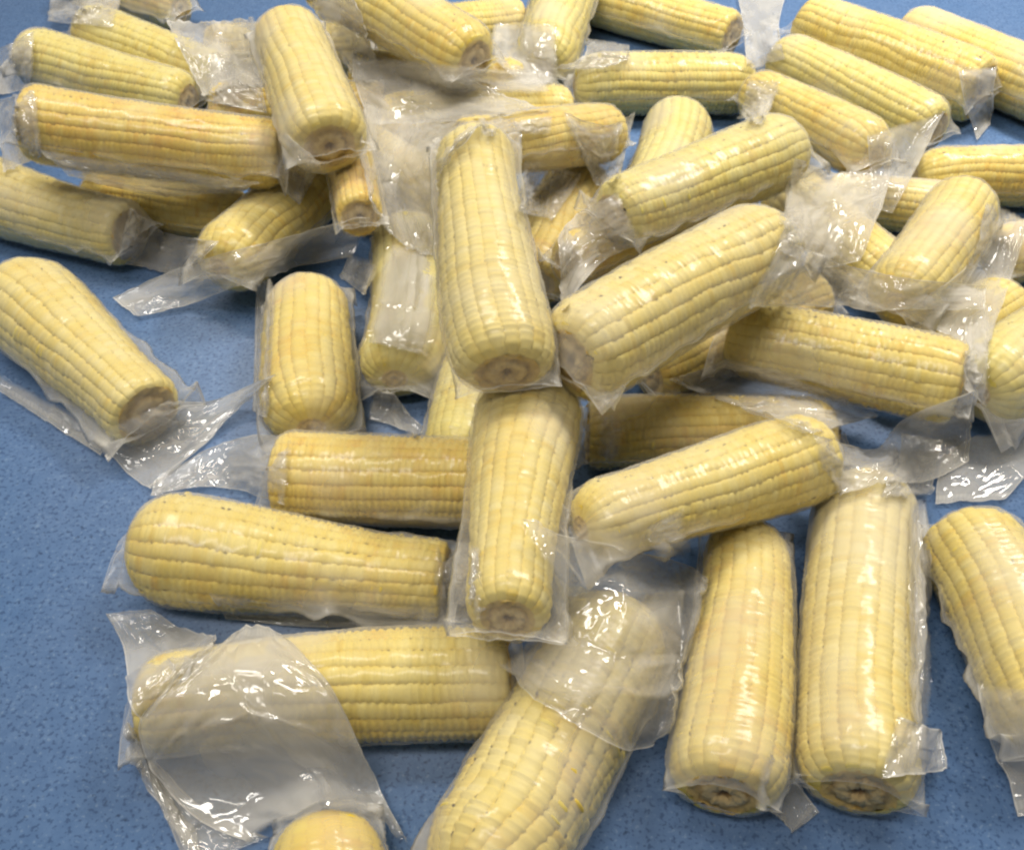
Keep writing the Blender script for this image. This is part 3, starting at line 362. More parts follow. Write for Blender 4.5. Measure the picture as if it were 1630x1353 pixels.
    ('C11', 1.2, 0, (), 0, (10, 10), [1458,54,1335,1430,4,1316,1402,-44,1296,1376,-90,1275,1351,-131,1251,1338,-151,1239,1315,-186,1211,1293,-217,1181,1273,-243,1146,1255,-259,1106,1522,61,1297,1496,15,1280,1472,-23,1258,1449,-59,1235,1427,-91,1209,1416,-105,1195,1397,-131,1165,1379,-151,1131,1363,-163,1091,1352,-159,1039,1652,168,1179,1616,94,1187,1591,52,1173,1571,22,1152,1553,2,1124,1546,-5,1108,1533,-11,1070,1527,2,1018,1582,201,831,1575,214,776,1946,655,808,1928,630,785,1908,603,763,1891,580,738,1874,562,711,1867,554,696,1853,543,663,1846,549,618,1842,567,564,1832,565,523,2154,807,653,2141,791,628,2127,773,604,2115,760,577,2105,751,547,2101,750,530,2092,746,496,2080,733,468,2067,719,442,2054,704,415,2216,750,665,2204,735,642,2193,721,618,2184,711,592,2177,709,560,2176,712,541,2174,719,502,2165,711,473,2154,697,449,2143,685,424,2291,510,782,2281,492,767,2272,478,749,2264,466,730,2258,456,708,2255,453,697,2250,447,672,2247,445,646,2245,447,616,2246,456,581,2465,428,806,2456,411,793,2448,396,779,2441,381,764,2435,369,748,2432,363,740,2427,353,722,2422,345,703,2419,339,683,2416,334,661,2790,590,667,2786,580,651,2778,562,639,2767,540,631,2757,519,623,2753,509,618,2744,490,609,2735,471,598,2727,454,587,2721,439,574,3027,698,574,3021,682,562,3009,657,558,2995,627,556,2980,597,554,2974,583,553,2961,556,550,2948,530,546,2937,505,541,2929,487,532]),
    ('C36', 0.8, 0, (), 0, (10, 10), [3141,1279,846,3193,1302,815,3292,1411,734,3494,1701,544,3643,1889,413,3679,1913,389,3695,1864,400,3681,1763,443,3660,1652,492,3658,1576,520,3109,1197,814,3161,1222,784,3222,1263,743,3422,1553,551,3550,1707,440,3575,1715,428,3558,1612,474,3549,1524,512,3567,1484,521,3591,1455,522,3061,1070,775,3120,1113,736,3196,1185,678,3353,1400,529,3430,1469,472,3438,1449,478,3458,1417,484,3482,1391,487,3509,1371,486,3537,1354,483,3005,943,726,3081,1020,665,3219,1205,534,3325,1329,442,3377,1356,413,3390,1346,413,3412,1319,419,3436,1296,422,3463,1279,421,3491,1264,420,2921,806,695,3034,948,589,3179,1144,447,3274,1245,367,3307,1234,362,3313,1212,372,3329,1171,387,3352,1145,393,3380,1127,394,3409,1112,393,2857,719,702,2970,859,595,3119,1060,446,3216,1161,364,3241,1133,371,3243,1101,386,3255,1050,408,3278,1021,416,3307,1002,416,3337,986,415,2672,498,750,2751,564,688,2915,782,518,3019,887,427,3029,817,460,3036,788,471,3061,748,482,3094,723,484,3132,707,478,3174,697,468,2520,377,736,2583,393,702,2664,443,644,2811,612,498,2861,598,484,2879,578,487,2921,550,484,2968,532,474,3001,489,482,3027,437,498,2413,338,680,2477,335,652,2557,365,601,2665,445,512,2727,434,490,2751,418,488,2808,397,473,2854,360,472,2867,267,514,2837,106,610,2355,342,615,2423,334,588,2507,356,537,2590,375,489,2640,329,490,2669,315,483,2735,299,461,2780,249,466,2753,76,569,2775,-7,602]),
    ('C13', 0.8, 0, (), 0, (10, 10), [3053,604,519,3026,509,491,2951,333,527,2838,98,613,2796,-19,612,2783,-64,602,2765,-138,569,2758,-195,522,2760,-239,464,2763,-280,403,3030,592,511,3004,500,485,2933,331,519,2824,102,605,2782,-12,606,2769,-56,596,2751,-130,566,2743,-187,524,2744,-230,469,2747,-269,411,3003,572,508,2980,486,482,2915,330,511,2810,109,595,2769,-4,598,2754,-50,592,2730,-133,574,2717,-196,540,2720,-233,485,2727,-266,425,2975,551,506,2956,472,479,2900,334,499,2798,118,583,2752,-2,596,2728,-63,603,2681,-181,619,2656,-262,605,2670,-280,538,2691,-287,461,2947,530,505,2931,458,476,2885,337,488,2787,129,569,2722,-21,610,2683,-107,641,2575,-326,744,2561,-386,720,2570,-409,663,2628,-353,537,2933,519,504,2918,450,476,2875,335,484,2783,136,561,2703,-38,623,2656,-136,665,2556,-341,759,2546,-394,731,2552,-421,680,2592,-394,581,2905,497,503,2892,433,476,2854,327,481,2773,149,546,2660,-81,657,2567,-256,763,2529,-356,776,2521,-404,747,2524,-434,703,2536,-449,646,2878,475,502,2865,415,476,2830,316,480,2746,133,553,2614,-129,695,2526,-297,797,2506,-364,788,2499,-408,760,2500,-440,721,2505,-466,677,2851,455,500,2838,397,476,2803,298,485,2707,96,578,2516,-268,805,2500,-311,810,2485,-368,796,2479,-411,770,2479,-442,735,2482,-469,696,2827,441,493,2815,385,473,2775,280,491,2664,52,608,2488,-286,820,2477,-320,818,2465,-371,802,2460,-410,777,2460,-440,745,2463,-465,709]),
    ('C33', 1.3, 0, (), -0.05, (10, 10), [-1172,2992,742,-1107,3111,662,-997,3187,591,-857,3166,563,-714,3034,595,-643,2883,657,-483,2311,919,-324,1418,1346,-213,736,1673,-155,563,1754,-1123,2534,846,-1093,2802,697,-1015,2990,578,-896,3009,538,-768,2900,566,-703,2764,624,-549,2215,883,-386,1296,1333,-263,446,1753,-215,418,1762,-1004,1620,1147,-1064,2345,768,-1021,2621,609,-929,2654,573,-829,2624,570,-775,2532,610,-639,2102,818,-479,1283,1232,-345,385,1692,-299,333,1714,-1043,1775,925,-1027,1960,819,-1006,2261,648,-942,2380,571,-859,2358,569,-815,2303,593,-702,2031,725,-561,1430,1037,-410,418,1576,-360,287,1640,-1011,1587,886,-979,1632,855,-970,1958,665,-929,2156,544,-858,2166,527,-819,2130,542,-723,1967,620,-604,1581,823,-482,955,1164,-381,223,1571,-984,1452,891,-953,1490,864,-950,1829,663,-915,2051,527,-849,2070,505,-812,2039,517,-722,1913,576,-614,1616,732,-498,1071,1034,-384,181,1540,-943,1298,853,-913,1327,829,-908,1621,645,-874,1802,526,-813,1803,512,-779,1775,523,-702,1707,550,-615,1575,615,-524,1280,779,-454,954,967,-906,1266,766,-890,1364,694,-859,1457,619,-807,1460,597,-747,1408,610,-720,1395,610,-660,1388,600,-599,1406,576,-537,1349,601,-491,1270,642,-873,1340,629,-843,1329,615,-799,1303,601,-745,1242,607,-694,1204,603,-671,1196,598,-621,1196,582,-571,1220,554,-527,1251,525,-495,1261,512,-834,1300,591,-800,1245,599,-754,1175,604,-704,1114,602,-657,1077,592,-637,1069,586,-594,1072,566,-552,1097,537,-516,1139,501,-492,1182,467]),
    ('C23', 1.2, 0, (), -0.05, (10, 10), [-1508,4804,514,-1406,4682,516,-1255,4441,547,-1090,4189,580,-910,3727,718,-839,3604,749,-694,3414,797,-555,3318,813,-438,3287,806,-358,3301,785,-1493,4680,496,-1390,4543,506,-1242,4320,534,-1091,4168,529,-933,3945,569,-856,3804,611,-683,3440,743,-531,3324,776,-402,3300,773,-315,3339,746,-1463,4445,495,-1363,4316,506,-1233,4201,493,-1085,4077,481,-930,3912,503,-852,3806,534,-676,3571,621,-497,3357,710,-353,3356,709,-256,3442,668,-1427,4189,494,-1337,4113,487,-1210,4001,479,-1060,3856,484,-901,3681,519,-814,3518,582,-644,3495,585,-459,3450,611,-294,3462,616,-181,3494,607,-1380,3903,513,-1284,3785,531,-1168,3734,504,-1010,3521,550,-855,3387,577,-781,3380,573,-603,3395,568,-405,3415,575,-224,3444,581,-99,3465,584,-1350,3748,535,-1267,3716,518,-1144,3621,515,-987,3414,565,-838,3349,564,-763,3348,559,-578,3358,560,-374,3381,569,-187,3414,576,-58,3435,581,-1308,3609,494,-1220,3557,495,-1089,3424,524,-941,3317,541,-789,3283,537,-709,3265,544,-510,3235,571,-293,3240,593,-96,3287,597,41,3320,599,-1258,3465,455,-1167,3412,468,-1035,3301,501,-889,3254,506,-726,3174,537,-637,3101,575,-421,2895,691,-197,2820,754,2,2930,728,143,3008,709,-1199,3250,466,-1115,3261,457,-991,3239,461,-839,3188,483,-661,3014,572,-561,2821,672,-329,2290,951,-105,1700,1261,80,2309,993,219,2444,946,-1133,2929,560,-1077,3142,457,-960,3191,436,-805,3146,465,-618,2901,597,-512,2627,740,-256,1521,1305,-61,1645,1269,126,1867,1185,263,2031,1123]),
    ('C24', 1.0, 1, (), 0.15, (10, 10), [-186,5388,435,-113,5400,431,-40,5396,432,33,5307,467,103,5069,559,136,4938,610,202,4773,673,269,4708,699,336,4686,707,404,4681,709,-191,5278,420,-118,5322,403,-43,5333,397,31,5207,446,101,4886,572,135,4771,616,203,4683,650,271,4642,666,340,4625,672,409,4623,672,-194,4874,499,-123,5068,419,-49,5172,376,27,5023,434,98,4687,567,133,4633,588,203,4571,611,274,4541,621,344,4532,623,415,4536,620,-171,3507,970,-121,4624,509,-49,4894,394,27,4809,427,99,4576,519,135,4533,536,207,4481,554,278,4456,562,350,4452,561,423,4459,555,-160,3486,905,-106,4301,560,-36,4564,446,36,4584,434,108,4502,465,144,4467,478,215,4424,493,286,4404,498,358,4402,495,430,4409,489,-156,3978,665,-91,4216,561,-23,4404,478,47,4465,449,117,4452,451,152,4437,455,222,4407,465,291,4389,469,361,4389,466,432,4394,460,-104,4068,557,-43,4120,532,19,4142,520,82,4189,496,147,4342,427,179,4365,416,243,4372,410,306,4367,409,370,4372,405,435,4378,399,-33,4049,496,21,4058,491,74,4083,478,128,4132,455,184,4245,403,213,4283,385,268,4315,370,324,4331,361,380,4356,348,436,4371,339,36,3993,462,81,3968,472,126,3968,472,171,4010,452,218,4078,421,242,4105,409,288,4139,393,336,4204,363,387,4313,313,436,4364,290,83,3926,450,119,3684,559,156,3671,565,194,3664,568,232,3660,570,251,3658,571,289,3665,568,328,3691,556,390,4241,308,436,4351,258]),
    ('C33', 1.0, 0, ((0.5, 0.003),), 0, (10, 10), [351,2023,1104,368,1984,1085,386,1952,1062,404,1932,1033,423,1923,999,433,1922,980,453,1926,938,474,1941,891,496,1967,838,520,2006,776,406,2038,1077,419,2003,1053,432,1972,1027,446,1954,995,461,1946,957,468,1945,937,484,1952,891,501,1972,838,520,2009,775,540,2058,705,488,2075,1029,494,2042,1000,500,2013,970,508,1995,933,516,1989,890,521,1992,866,531,2007,811,543,2045,744,558,2113,659,569,2139,596,580,2130,973,579,2100,939,578,2072,903,579,2057,860,581,2058,809,583,2065,779,588,2103,708,596,2173,617,599,2184,558,599,2164,515,665,2196,924,659,2165,886,652,2137,847,647,2124,799,645,2135,738,645,2152,701,650,2246,594,649,2279,518,638,2204,502,627,2124,489,701,2235,906,692,2200,868,684,2169,828,677,2156,778,673,2169,715,672,2187,677,679,2316,549,674,2327,483,655,2189,500,637,2060,514,773,2334,876,758,2273,848,747,2235,809,737,2218,759,730,2225,696,728,2243,656,743,2461,478,727,2393,452,683,2045,583,642,1723,706,874,2726,717,827,2399,816,808,2320,795,796,2286,751,787,2291,687,787,2329,636,809,2606,424,775,2387,478,700,1792,744,613,1062,1097,986,3236,504,957,3088,509,922,2882,544,898,2767,536,889,2775,465,888,2808,413,872,2767,367,815,2365,517,721,1641,851,646,1055,1120,1059,3515,396,1033,3402,378,1001,3236,390,975,3120,378,958,3071,332,949,3045,310,916,2860,336,840,2327,554,693,1186,1115,669,1053,1134]),
    ('C31', 1.0, 0, (), 0, (10, 10), [662,944,1108,680,914,1085,697,883,1061,716,858,1035,735,840,1004,745,833,987,766,825,949,788,827,906,812,839,855,835,846,807,619,951,1079,637,915,1059,655,882,1038,673,858,1012,693,839,982,703,833,965,724,825,929,746,826,886,770,841,835,796,860,780,559,986,1021,576,936,1011,594,900,993,613,873,970,633,854,942,644,847,926,665,839,891,688,842,849,714,866,793,741,896,732,513,1254,819,528,1161,834,534,980,904,552,939,890,571,909,869,581,896,858,602,881,827,625,882,787,649,894,739,673,898,695,469,1482,639,482,1358,670,487,1154,753,496,1000,808,510,925,814,519,903,808,538,874,786,558,858,755,579,849,720,600,837,686,447,1509,601,458,1368,642,461,1139,740,468,968,804,483,903,803,491,881,796,509,849,774,527,828,746,546,810,715,565,790,686,404,1428,604,408,1243,669,405,952,802,416,879,801,429,832,784,435,813,773,450,784,745,464,756,716,475,692,711,485,615,716,365,1265,658,359,981,780,364,878,791,371,820,774,380,781,745,385,767,727,395,747,686,402,674,680,397,461,773,387,202,902,335,1109,715,330,914,776,332,837,765,336,792,732,341,764,689,344,756,663,351,746,607,348,599,647,326,172,889,282,-546,1353,315,1035,733,311,885,763,311,822,737,312,782,697,315,768,639,317,773,601,320,767,537,311,558,617,282,12,945,247,-602,1338]),
    ('C16', 0.9, 0, (), 0, (10, 10), [-2527,-188,116,-2428,-252,210,-2340,-302,289,-2275,-310,329,-2219,-303,354,-2193,-294,362,-2147,-268,371,-2106,-230,369,-2071,-178,353,-2055,-81,300,-2496,-213,84,-2421,-232,141,-2319,-302,246,-2248,-317,297,-2191,-307,326,-2166,-296,334,-2120,-265,343,-2080,-219,339,-2052,-148,312,-2057,2,217,-2441,-268,55,-2383,-252,86,-2307,-267,148,-2220,-307,232,-2159,-299,270,-2134,-286,281,-2089,-246,289,-2056,-179,272,-2064,-17,171,-2041,82,130,-2372,-342,39,-2324,-300,54,-2270,-268,80,-2210,-248,117,-2154,-221,146,-2130,-199,153,-2089,-139,153,-2059,-51,127,-2032,46,95,-1991,116,88,-2303,-418,40,-2260,-357,44,-2215,-298,52,-2168,-241,63,-2122,-183,73,-2099,-152,76,-2055,-83,78,-2014,-7,73,-1971,69,70,-1921,131,81,-2275,-446,40,-2231,-380,44,-2187,-314,49,-2142,-248,55,-2096,-180,61,-2073,-145,63,-2028,-72,65,-1982,5,66,-1935,79,69,-1882,142,84,-2221,-492,40,-2173,-416,45,-2126,-338,49,-2078,-258,53,-2029,-177,56,-2004,-135,58,-1953,-51,62,-1901,32,68,-1844,109,81,-1781,171,108,-2171,-529,41,-2119,-442,46,-2066,-352,50,-2012,-260,54,-1957,-165,58,-1929,-118,60,-1871,-23,67,-1806,61,85,-1730,115,131,-1645,147,197,-2130,-557,41,-2073,-459,46,-2014,-359,51,-1955,-256,55,-1893,-151,60,-1862,-98,63,-1795,2,77,-1712,67,124,-1598,40,252,-1433,-154,518,-2101,-577,41,-2041,-472,46,-1979,-363,50,-1915,-253,55,-1849,-140,61,-1815,-85,65,-1741,17,85,-1642,56,163,-1468,-140,443,-1343,-210,605]),
    ('C8', 1.1, 0, (), 0, (10, 10), [-1223,-542,451,-1191,-693,531,-1184,-761,534,-1181,-813,522,-1182,-856,500,-1183,-874,487,-1186,-905,455,-1192,-930,415,-1201,-946,367,-1211,-959,314,-1326,-454,365,-1312,-533,378,-1258,-735,513,-1250,-791,508,-1247,-834,490,-1247,-852,478,-1248,-882,448,-1251,-905,411,-1258,-920,364,-1269,-921,302,-1492,-285,198,-1476,-356,206,-1444,-468,256,-1415,-574,301,-1393,-658,328,-1357,-771,414,-1350,-812,400,-1349,-836,367,-1356,-838,312,-1383,-787,199,-1619,-236,131,-1608,-281,119,-1589,-346,129,-1568,-415,143,-1548,-483,157,-1538,-516,164,-1523,-570,165,-1514,-608,150,-1509,-633,123,-1508,-651,87,-1715,-248,107,-1705,-282,92,-1691,-326,88,-1677,-372,87,-1662,-419,87,-1654,-442,87,-1641,-486,84,-1629,-525,77,-1618,-560,66,-1611,-587,47,-1759,-265,100,-1750,-294,86,-1737,-333,81,-1724,-374,78,-1710,-414,75,-1704,-435,74,-1691,-474,70,-1679,-510,65,-1668,-545,57,-1660,-572,43,-1843,-312,89,-1836,-336,77,-1825,-366,72,-1814,-398,69,-1803,-430,66,-1798,-446,64,-1787,-478,61,-1776,-508,57,-1766,-538,52,-1758,-562,42,-1932,-386,75,-1927,-404,66,-1920,-427,63,-1912,-452,60,-1904,-476,58,-1901,-488,57,-1893,-512,55,-1886,-536,52,-1878,-559,49,-1873,-578,42,-2021,-473,55,-2019,-487,51,-2016,-504,50,-2013,-521,49,-2010,-539,49,-2008,-547,48,-2005,-565,48,-2002,-582,48,-1999,-599,47,-1997,-613,43,-2083,-536,41,-2083,-548,41,-2083,-560,41,-2084,-572,41,-2083,-585,42,-2083,-592,43,-2083,-604,44,-2082,-618,46,-2082,-631,47,-2083,-642,46]),
    ('C14', 0.6, 0, (), 0, (10, 10), [-1583,932,460,-1536,680,509,-1510,504,511,-1484,335,512,-1460,172,514,-1448,93,515,-1425,-60,516,-1406,-198,509,-1402,-289,464,-1410,-341,386,-1615,997,412,-1555,703,491,-1529,527,493,-1503,357,495,-1478,195,497,-1466,116,498,-1443,-36,499,-1422,-179,496,-1417,-272,454,-1426,-320,371,-1656,1090,344,-1580,741,462,-1550,557,470,-1524,388,472,-1499,225,474,-1486,146,475,-1462,-7,477,-1440,-154,478,-1433,-251,440,-1452,-267,329,-1697,1179,279,-1658,959,303,-1576,601,436,-1549,431,439,-1523,267,442,-1510,188,444,-1486,34,446,-1462,-115,449,-1451,-223,419,-1493,-173,249,-1718,1203,260,-1716,1107,195,-1675,887,223,-1639,684,245,-1611,511,250,-1598,428,252,-1572,269,253,-1550,124,247,-1543,25,205,-1553,-23,117,-1720,1184,271,-1739,1160,155,-1714,991,145,-1682,802,155,-1654,628,158,-1641,545,159,-1615,384,159,-1592,234,155,-1579,116,127,-1579,38,65,-1726,1158,286,-1766,1204,122,-1758,1091,70,-1733,924,61,-1706,753,61,-1692,669,61,-1666,505,61,-1641,350,60,-1619,207,52,-1603,80,33,-1734,1136,298,-1781,1207,117,-1779,1112,53,-1755,953,39,-1728,784,37,-1714,700,37,-1687,537,38,-1662,380,38,-1638,231,36,-1615,87,33,-1743,1119,307,-1794,1202,119,-1793,1114,51,-1770,958,36,-1742,791,33,-1729,708,33,-1702,545,34,-1675,389,34,-1651,239,34,-1627,94,33,-1752,1102,316,-1806,1196,121,-1806,1112,52,-1783,958,36,-1755,792,34,-1741,709,34,-1714,548,35,-1687,392,36,-1662,243,35,-1639,101,33]),
    ('C39', 1.1, 0, (), 0, (10, 10), [-919,1232,755,-938,1219,723,-959,1219,684,-1047,1613,396,-1120,1907,166,-1141,1960,109,-1165,1956,65,-1180,1903,53,-1194,1843,47,-1208,1786,38,-1116,1214,719,-1158,1344,602,-1193,1435,508,-1252,1645,337,-1309,1837,175,-1325,1872,132,-1343,1866,94,-1353,1826,79,-1362,1780,68,-1372,1740,53,-1426,1397,538,-1441,1417,493,-1462,1461,431,-1491,1535,349,-1518,1600,273,-1527,1614,247,-1538,1615,211,-1547,1607,181,-1555,1594,153,-1562,1576,130,-1637,1273,547,-1640,1263,522,-1640,1244,502,-1641,1228,481,-1642,1214,458,-1643,1208,446,-1647,1201,419,-1651,1198,388,-1658,1203,352,-1670,1226,304,-1808,1076,603,-1804,1059,583,-1801,1044,561,-1798,1031,537,-1796,1020,513,-1796,1016,499,-1796,1010,471,-1796,1007,441,-1799,1009,407,-1803,1017,368,-1891,1031,601,-1887,1015,580,-1883,1001,557,-1880,989,532,-1878,980,506,-1877,977,492,-1877,973,462,-1878,972,429,-1880,976,393,-1885,989,351,-2050,1031,551,-2047,1015,526,-2046,1004,499,-2047,998,467,-2050,999,431,-2053,1003,411,-2064,1027,357,-2101,1119,256,-2108,1128,212,-2112,1132,171,-2368,1377,245,-2361,1353,225,-2352,1324,208,-2343,1294,191,-2334,1266,174,-2331,1253,164,-2327,1238,137,-2326,1228,107,-2320,1205,85,-2314,1183,63,-2668,1393,94,-2652,1370,82,-2633,1338,77,-2612,1304,72,-2592,1270,68,-2582,1253,66,-2563,1222,60,-2545,1192,53,-2525,1161,48,-2508,1133,39,-2863,1295,45,-2841,1277,39,-2814,1250,39,-2788,1222,39,-2761,1194,40,-2748,1181,41,-2722,1154,41,-2696,1127,42,-2670,1100,42,-2647,1078,39]),
    ('C17', 1.0, 0, (), 0, (10, 10), [-2773,1794,492,-2775,1744,470,-2776,1691,450,-2782,1650,423,-2793,1618,391,-2799,1606,373,-2816,1587,332,-2837,1580,284,-2867,1590,223,-2910,1630,142,-2745,1807,446,-2742,1746,434,-2744,1696,415,-2751,1659,389,-2763,1630,357,-2770,1619,339,-2787,1604,299,-2809,1600,250,-2843,1622,185,-2891,1673,99,-2726,1873,351,-2707,1775,365,-2708,1726,350,-2716,1691,325,-2728,1668,294,-2736,1659,276,-2756,1653,234,-2788,1673,174,-2829,1713,100,-2852,1712,52,-2708,1972,230,-2719,1947,202,-2724,1905,185,-2728,1862,170,-2735,1824,151,-2740,1810,139,-2755,1792,107,-2769,1772,77,-2779,1743,52,-2786,1708,32,-2652,2005,158,-2678,2012,113,-2693,1992,86,-2698,1948,74,-2701,1899,65,-2703,1875,61,-2706,1829,51,-2709,1781,42,-2711,1730,36,-2711,1677,32,-2608,1989,149,-2635,1997,105,-2653,1981,77,-2661,1941,63,-2666,1895,54,-2668,1871,50,-2672,1822,43,-2675,1771,38,-2676,1717,35,-2678,1665,32,-2444,1808,236,-2481,1834,182,-2511,1842,140,-2537,1838,106,-2560,1825,77,-2569,1814,65,-2584,1783,48,-2595,1741,39,-2602,1691,35,-2609,1641,32,-2130,1234,581,-2240,1454,407,-2284,1491,349,-2338,1551,275,-2396,1619,195,-2423,1650,157,-2472,1693,92,-2507,1697,52,-2526,1665,37,-2540,1619,32,-2001,1117,643,-2028,1100,622,-2057,1089,597,-2090,1090,565,-2132,1112,517,-2234,1337,352,-2329,1493,213,-2414,1621,91,-2458,1637,44,-2481,1601,32,-1936,1099,645,-1963,1076,628,-1993,1059,608,-2026,1049,582,-2062,1048,551,-2082,1053,532,-2131,1087,476,-2343,1546,133,-2410,1617,49,-2440,1588,32]),
    ('C18', 1.0, 0, (), 0, (10, 10), [-1548,1643,1176,-1566,1676,1114,-1590,1731,1041,-1604,1748,985,-1611,1736,944,-1613,1726,926,-1620,1711,886,-1629,1706,841,-1641,1713,789,-1659,1741,724,-1505,1574,1179,-1519,1590,1128,-1553,1683,1036,-1577,1736,963,-1589,1739,916,-1593,1734,895,-1602,1725,854,-1614,1726,807,-1631,1747,748,-1648,1767,689,-1465,1523,1174,-1479,1533,1127,-1503,1581,1060,-1549,1719,944,-1569,1753,881,-1576,1754,858,-1587,1749,816,-1603,1762,764,-1624,1796,698,-1637,1794,653,-1430,1485,1162,-1445,1495,1116,-1466,1531,1057,-1523,1714,918,-1556,1792,833,-1562,1789,812,-1578,1801,762,-1602,1839,696,-1614,1829,657,-1620,1797,631,-1396,1457,1145,-1413,1468,1100,-1435,1504,1042,-1505,1740,875,-1554,1884,755,-1567,1907,721,-1583,1910,676,-1592,1883,648,-1596,1837,630,-1598,1784,618,-1380,1446,1135,-1397,1459,1090,-1420,1495,1033,-1498,1763,848,-1552,1925,719,-1565,1945,686,-1577,1932,651,-1583,1889,633,-1586,1835,621,-1588,1779,610,-1350,1432,1110,-1369,1447,1066,-1393,1486,1008,-1486,1820,788,-1537,1964,668,-1548,1973,643,-1557,1939,621,-1561,1884,611,-1564,1826,603,-1568,1771,594,-1322,1426,1082,-1342,1445,1037,-1370,1495,973,-1472,1867,732,-1515,1974,634,-1524,1973,615,-1533,1931,599,-1538,1876,591,-1543,1819,584,-1549,1766,576,-1295,1428,1049,-1318,1453,1001,-1386,1680,842,-1457,1912,677,-1491,1977,603,-1499,1968,590,-1508,1924,577,-1516,1869,570,-1523,1816,564,-1531,1765,555,-1270,1441,1009,-1297,1481,955,-1374,1747,774,-1437,1942,631,-1466,1977,575,-1474,1963,564,-1484,1917,554,-1493,1865,548,-1502,1812,543,-1513,1768,532]),
    ('C22', 2.0, 0, (), 0, (10, 10), [-2281,4363,860,-2133,3783,1015,-1831,2598,1421,-1809,2513,1397,-1787,2431,1372,-1777,2392,1359,-1758,2317,1332,-1739,2247,1304,-1722,2182,1274,-1709,2131,1238,-2411,4607,761,-2312,4238,832,-2169,3703,976,-2076,3354,1051,-2032,3195,1052,-2017,3144,1041,-1996,3069,1009,-1989,3052,952,-1991,3068,879,-1982,3046,823,-2580,4873,650,-2522,4681,652,-2442,4407,689,-2375,4179,710,-2327,4023,705,-2307,3959,696,-2272,3850,673,-2242,3759,643,-2208,3649,622,-2175,3546,599,-2730,5002,592,-2681,4862,574,-2629,4710,561,-2581,4574,544,-2533,4434,529,-2508,4362,524,-2461,4226,509,-2414,4089,498,-2349,3886,516,-2282,3675,542,-2874,5111,544,-2797,4893,555,-2752,4781,527,-2695,4630,515,-2631,4453,516,-2593,4342,527,-2553,4248,495,-2507,4128,476,-2435,3919,497,-2352,3668,541,-2952,5200,508,-2852,4915,544,-2802,4792,520,-2729,4593,527,-2640,4340,560,-2617,4282,549,-2582,4210,508,-2540,4111,479,-2469,3911,496,-2383,3661,539,-3120,5375,438,-3031,5145,450,-2903,4787,516,-2768,4400,599,-2708,4256,585,-2688,4215,566,-2654,4156,518,-2612,4072,481,-2542,3890,489,-2453,3645,528,-3251,5417,422,-3141,5138,450,-2978,4692,549,-2845,4332,619,-2792,4223,588,-2771,4185,566,-2734,4126,515,-2692,4049,473,-2623,3885,470,-2529,3641,506,-3330,5343,452,-3194,5001,502,-2990,4447,643,-2925,4313,619,-2874,4217,580,-2851,4179,557,-2810,4115,505,-2768,4046,456,-2704,3911,437,-2603,3656,475,-3380,5281,477,-3233,4915,535,-3045,4425,649,-2984,4308,615,-2930,4213,574,-2907,4175,550,-2864,4110,497,-2821,4047,443,-2762,3933,413,-2667,3706,436]),
    ('C42', 1.3, 1, (), 0, (10, 10), [697,-330,496,690,-373,478,683,-419,464,677,-459,444,672,-492,418,670,-506,403,667,-530,368,664,-547,327,663,-558,279,661,-572,233,667,-331,495,661,-374,476,655,-421,461,650,-461,441,645,-494,414,643,-508,399,641,-531,363,639,-548,320,638,-558,270,637,-571,224,638,-333,493,633,-376,475,627,-423,459,622,-462,438,618,-495,410,617,-509,394,614,-532,357,613,-548,313,613,-556,260,613,-567,211,609,-333,491,604,-377,472,599,-423,456,595,-463,433,591,-495,405,590,-509,388,589,-532,350,588,-546,303,589,-551,247,590,-558,192,580,-332,487,575,-376,467,571,-422,451,567,-462,428,565,-494,398,564,-508,381,563,-529,341,563,-542,292,565,-544,232,567,-541,166,565,-330,484,561,-374,464,557,-421,447,554,-461,424,552,-493,394,551,-507,377,550,-528,336,551,-540,286,553,-539,223,556,-530,150,537,-324,476,533,-370,457,530,-418,440,527,-458,416,525,-490,386,525,-503,367,525,-523,325,526,-534,273,529,-527,203,534,-508,119,508,-315,465,505,-363,447,502,-412,431,500,-453,407,499,-485,375,499,-497,356,499,-516,311,501,-524,255,506,-506,173,511,-489,90,480,-303,451,478,-353,435,475,-405,420,473,-446,396,473,-478,363,473,-490,343,474,-507,296,477,-511,235,484,-479,137,487,-476,67,452,-292,439,450,-345,424,447,-399,410,446,-441,386,446,-473,352,447,-485,332,448,-499,281,453,-490,207,459,-464,114,462,-471,53]),
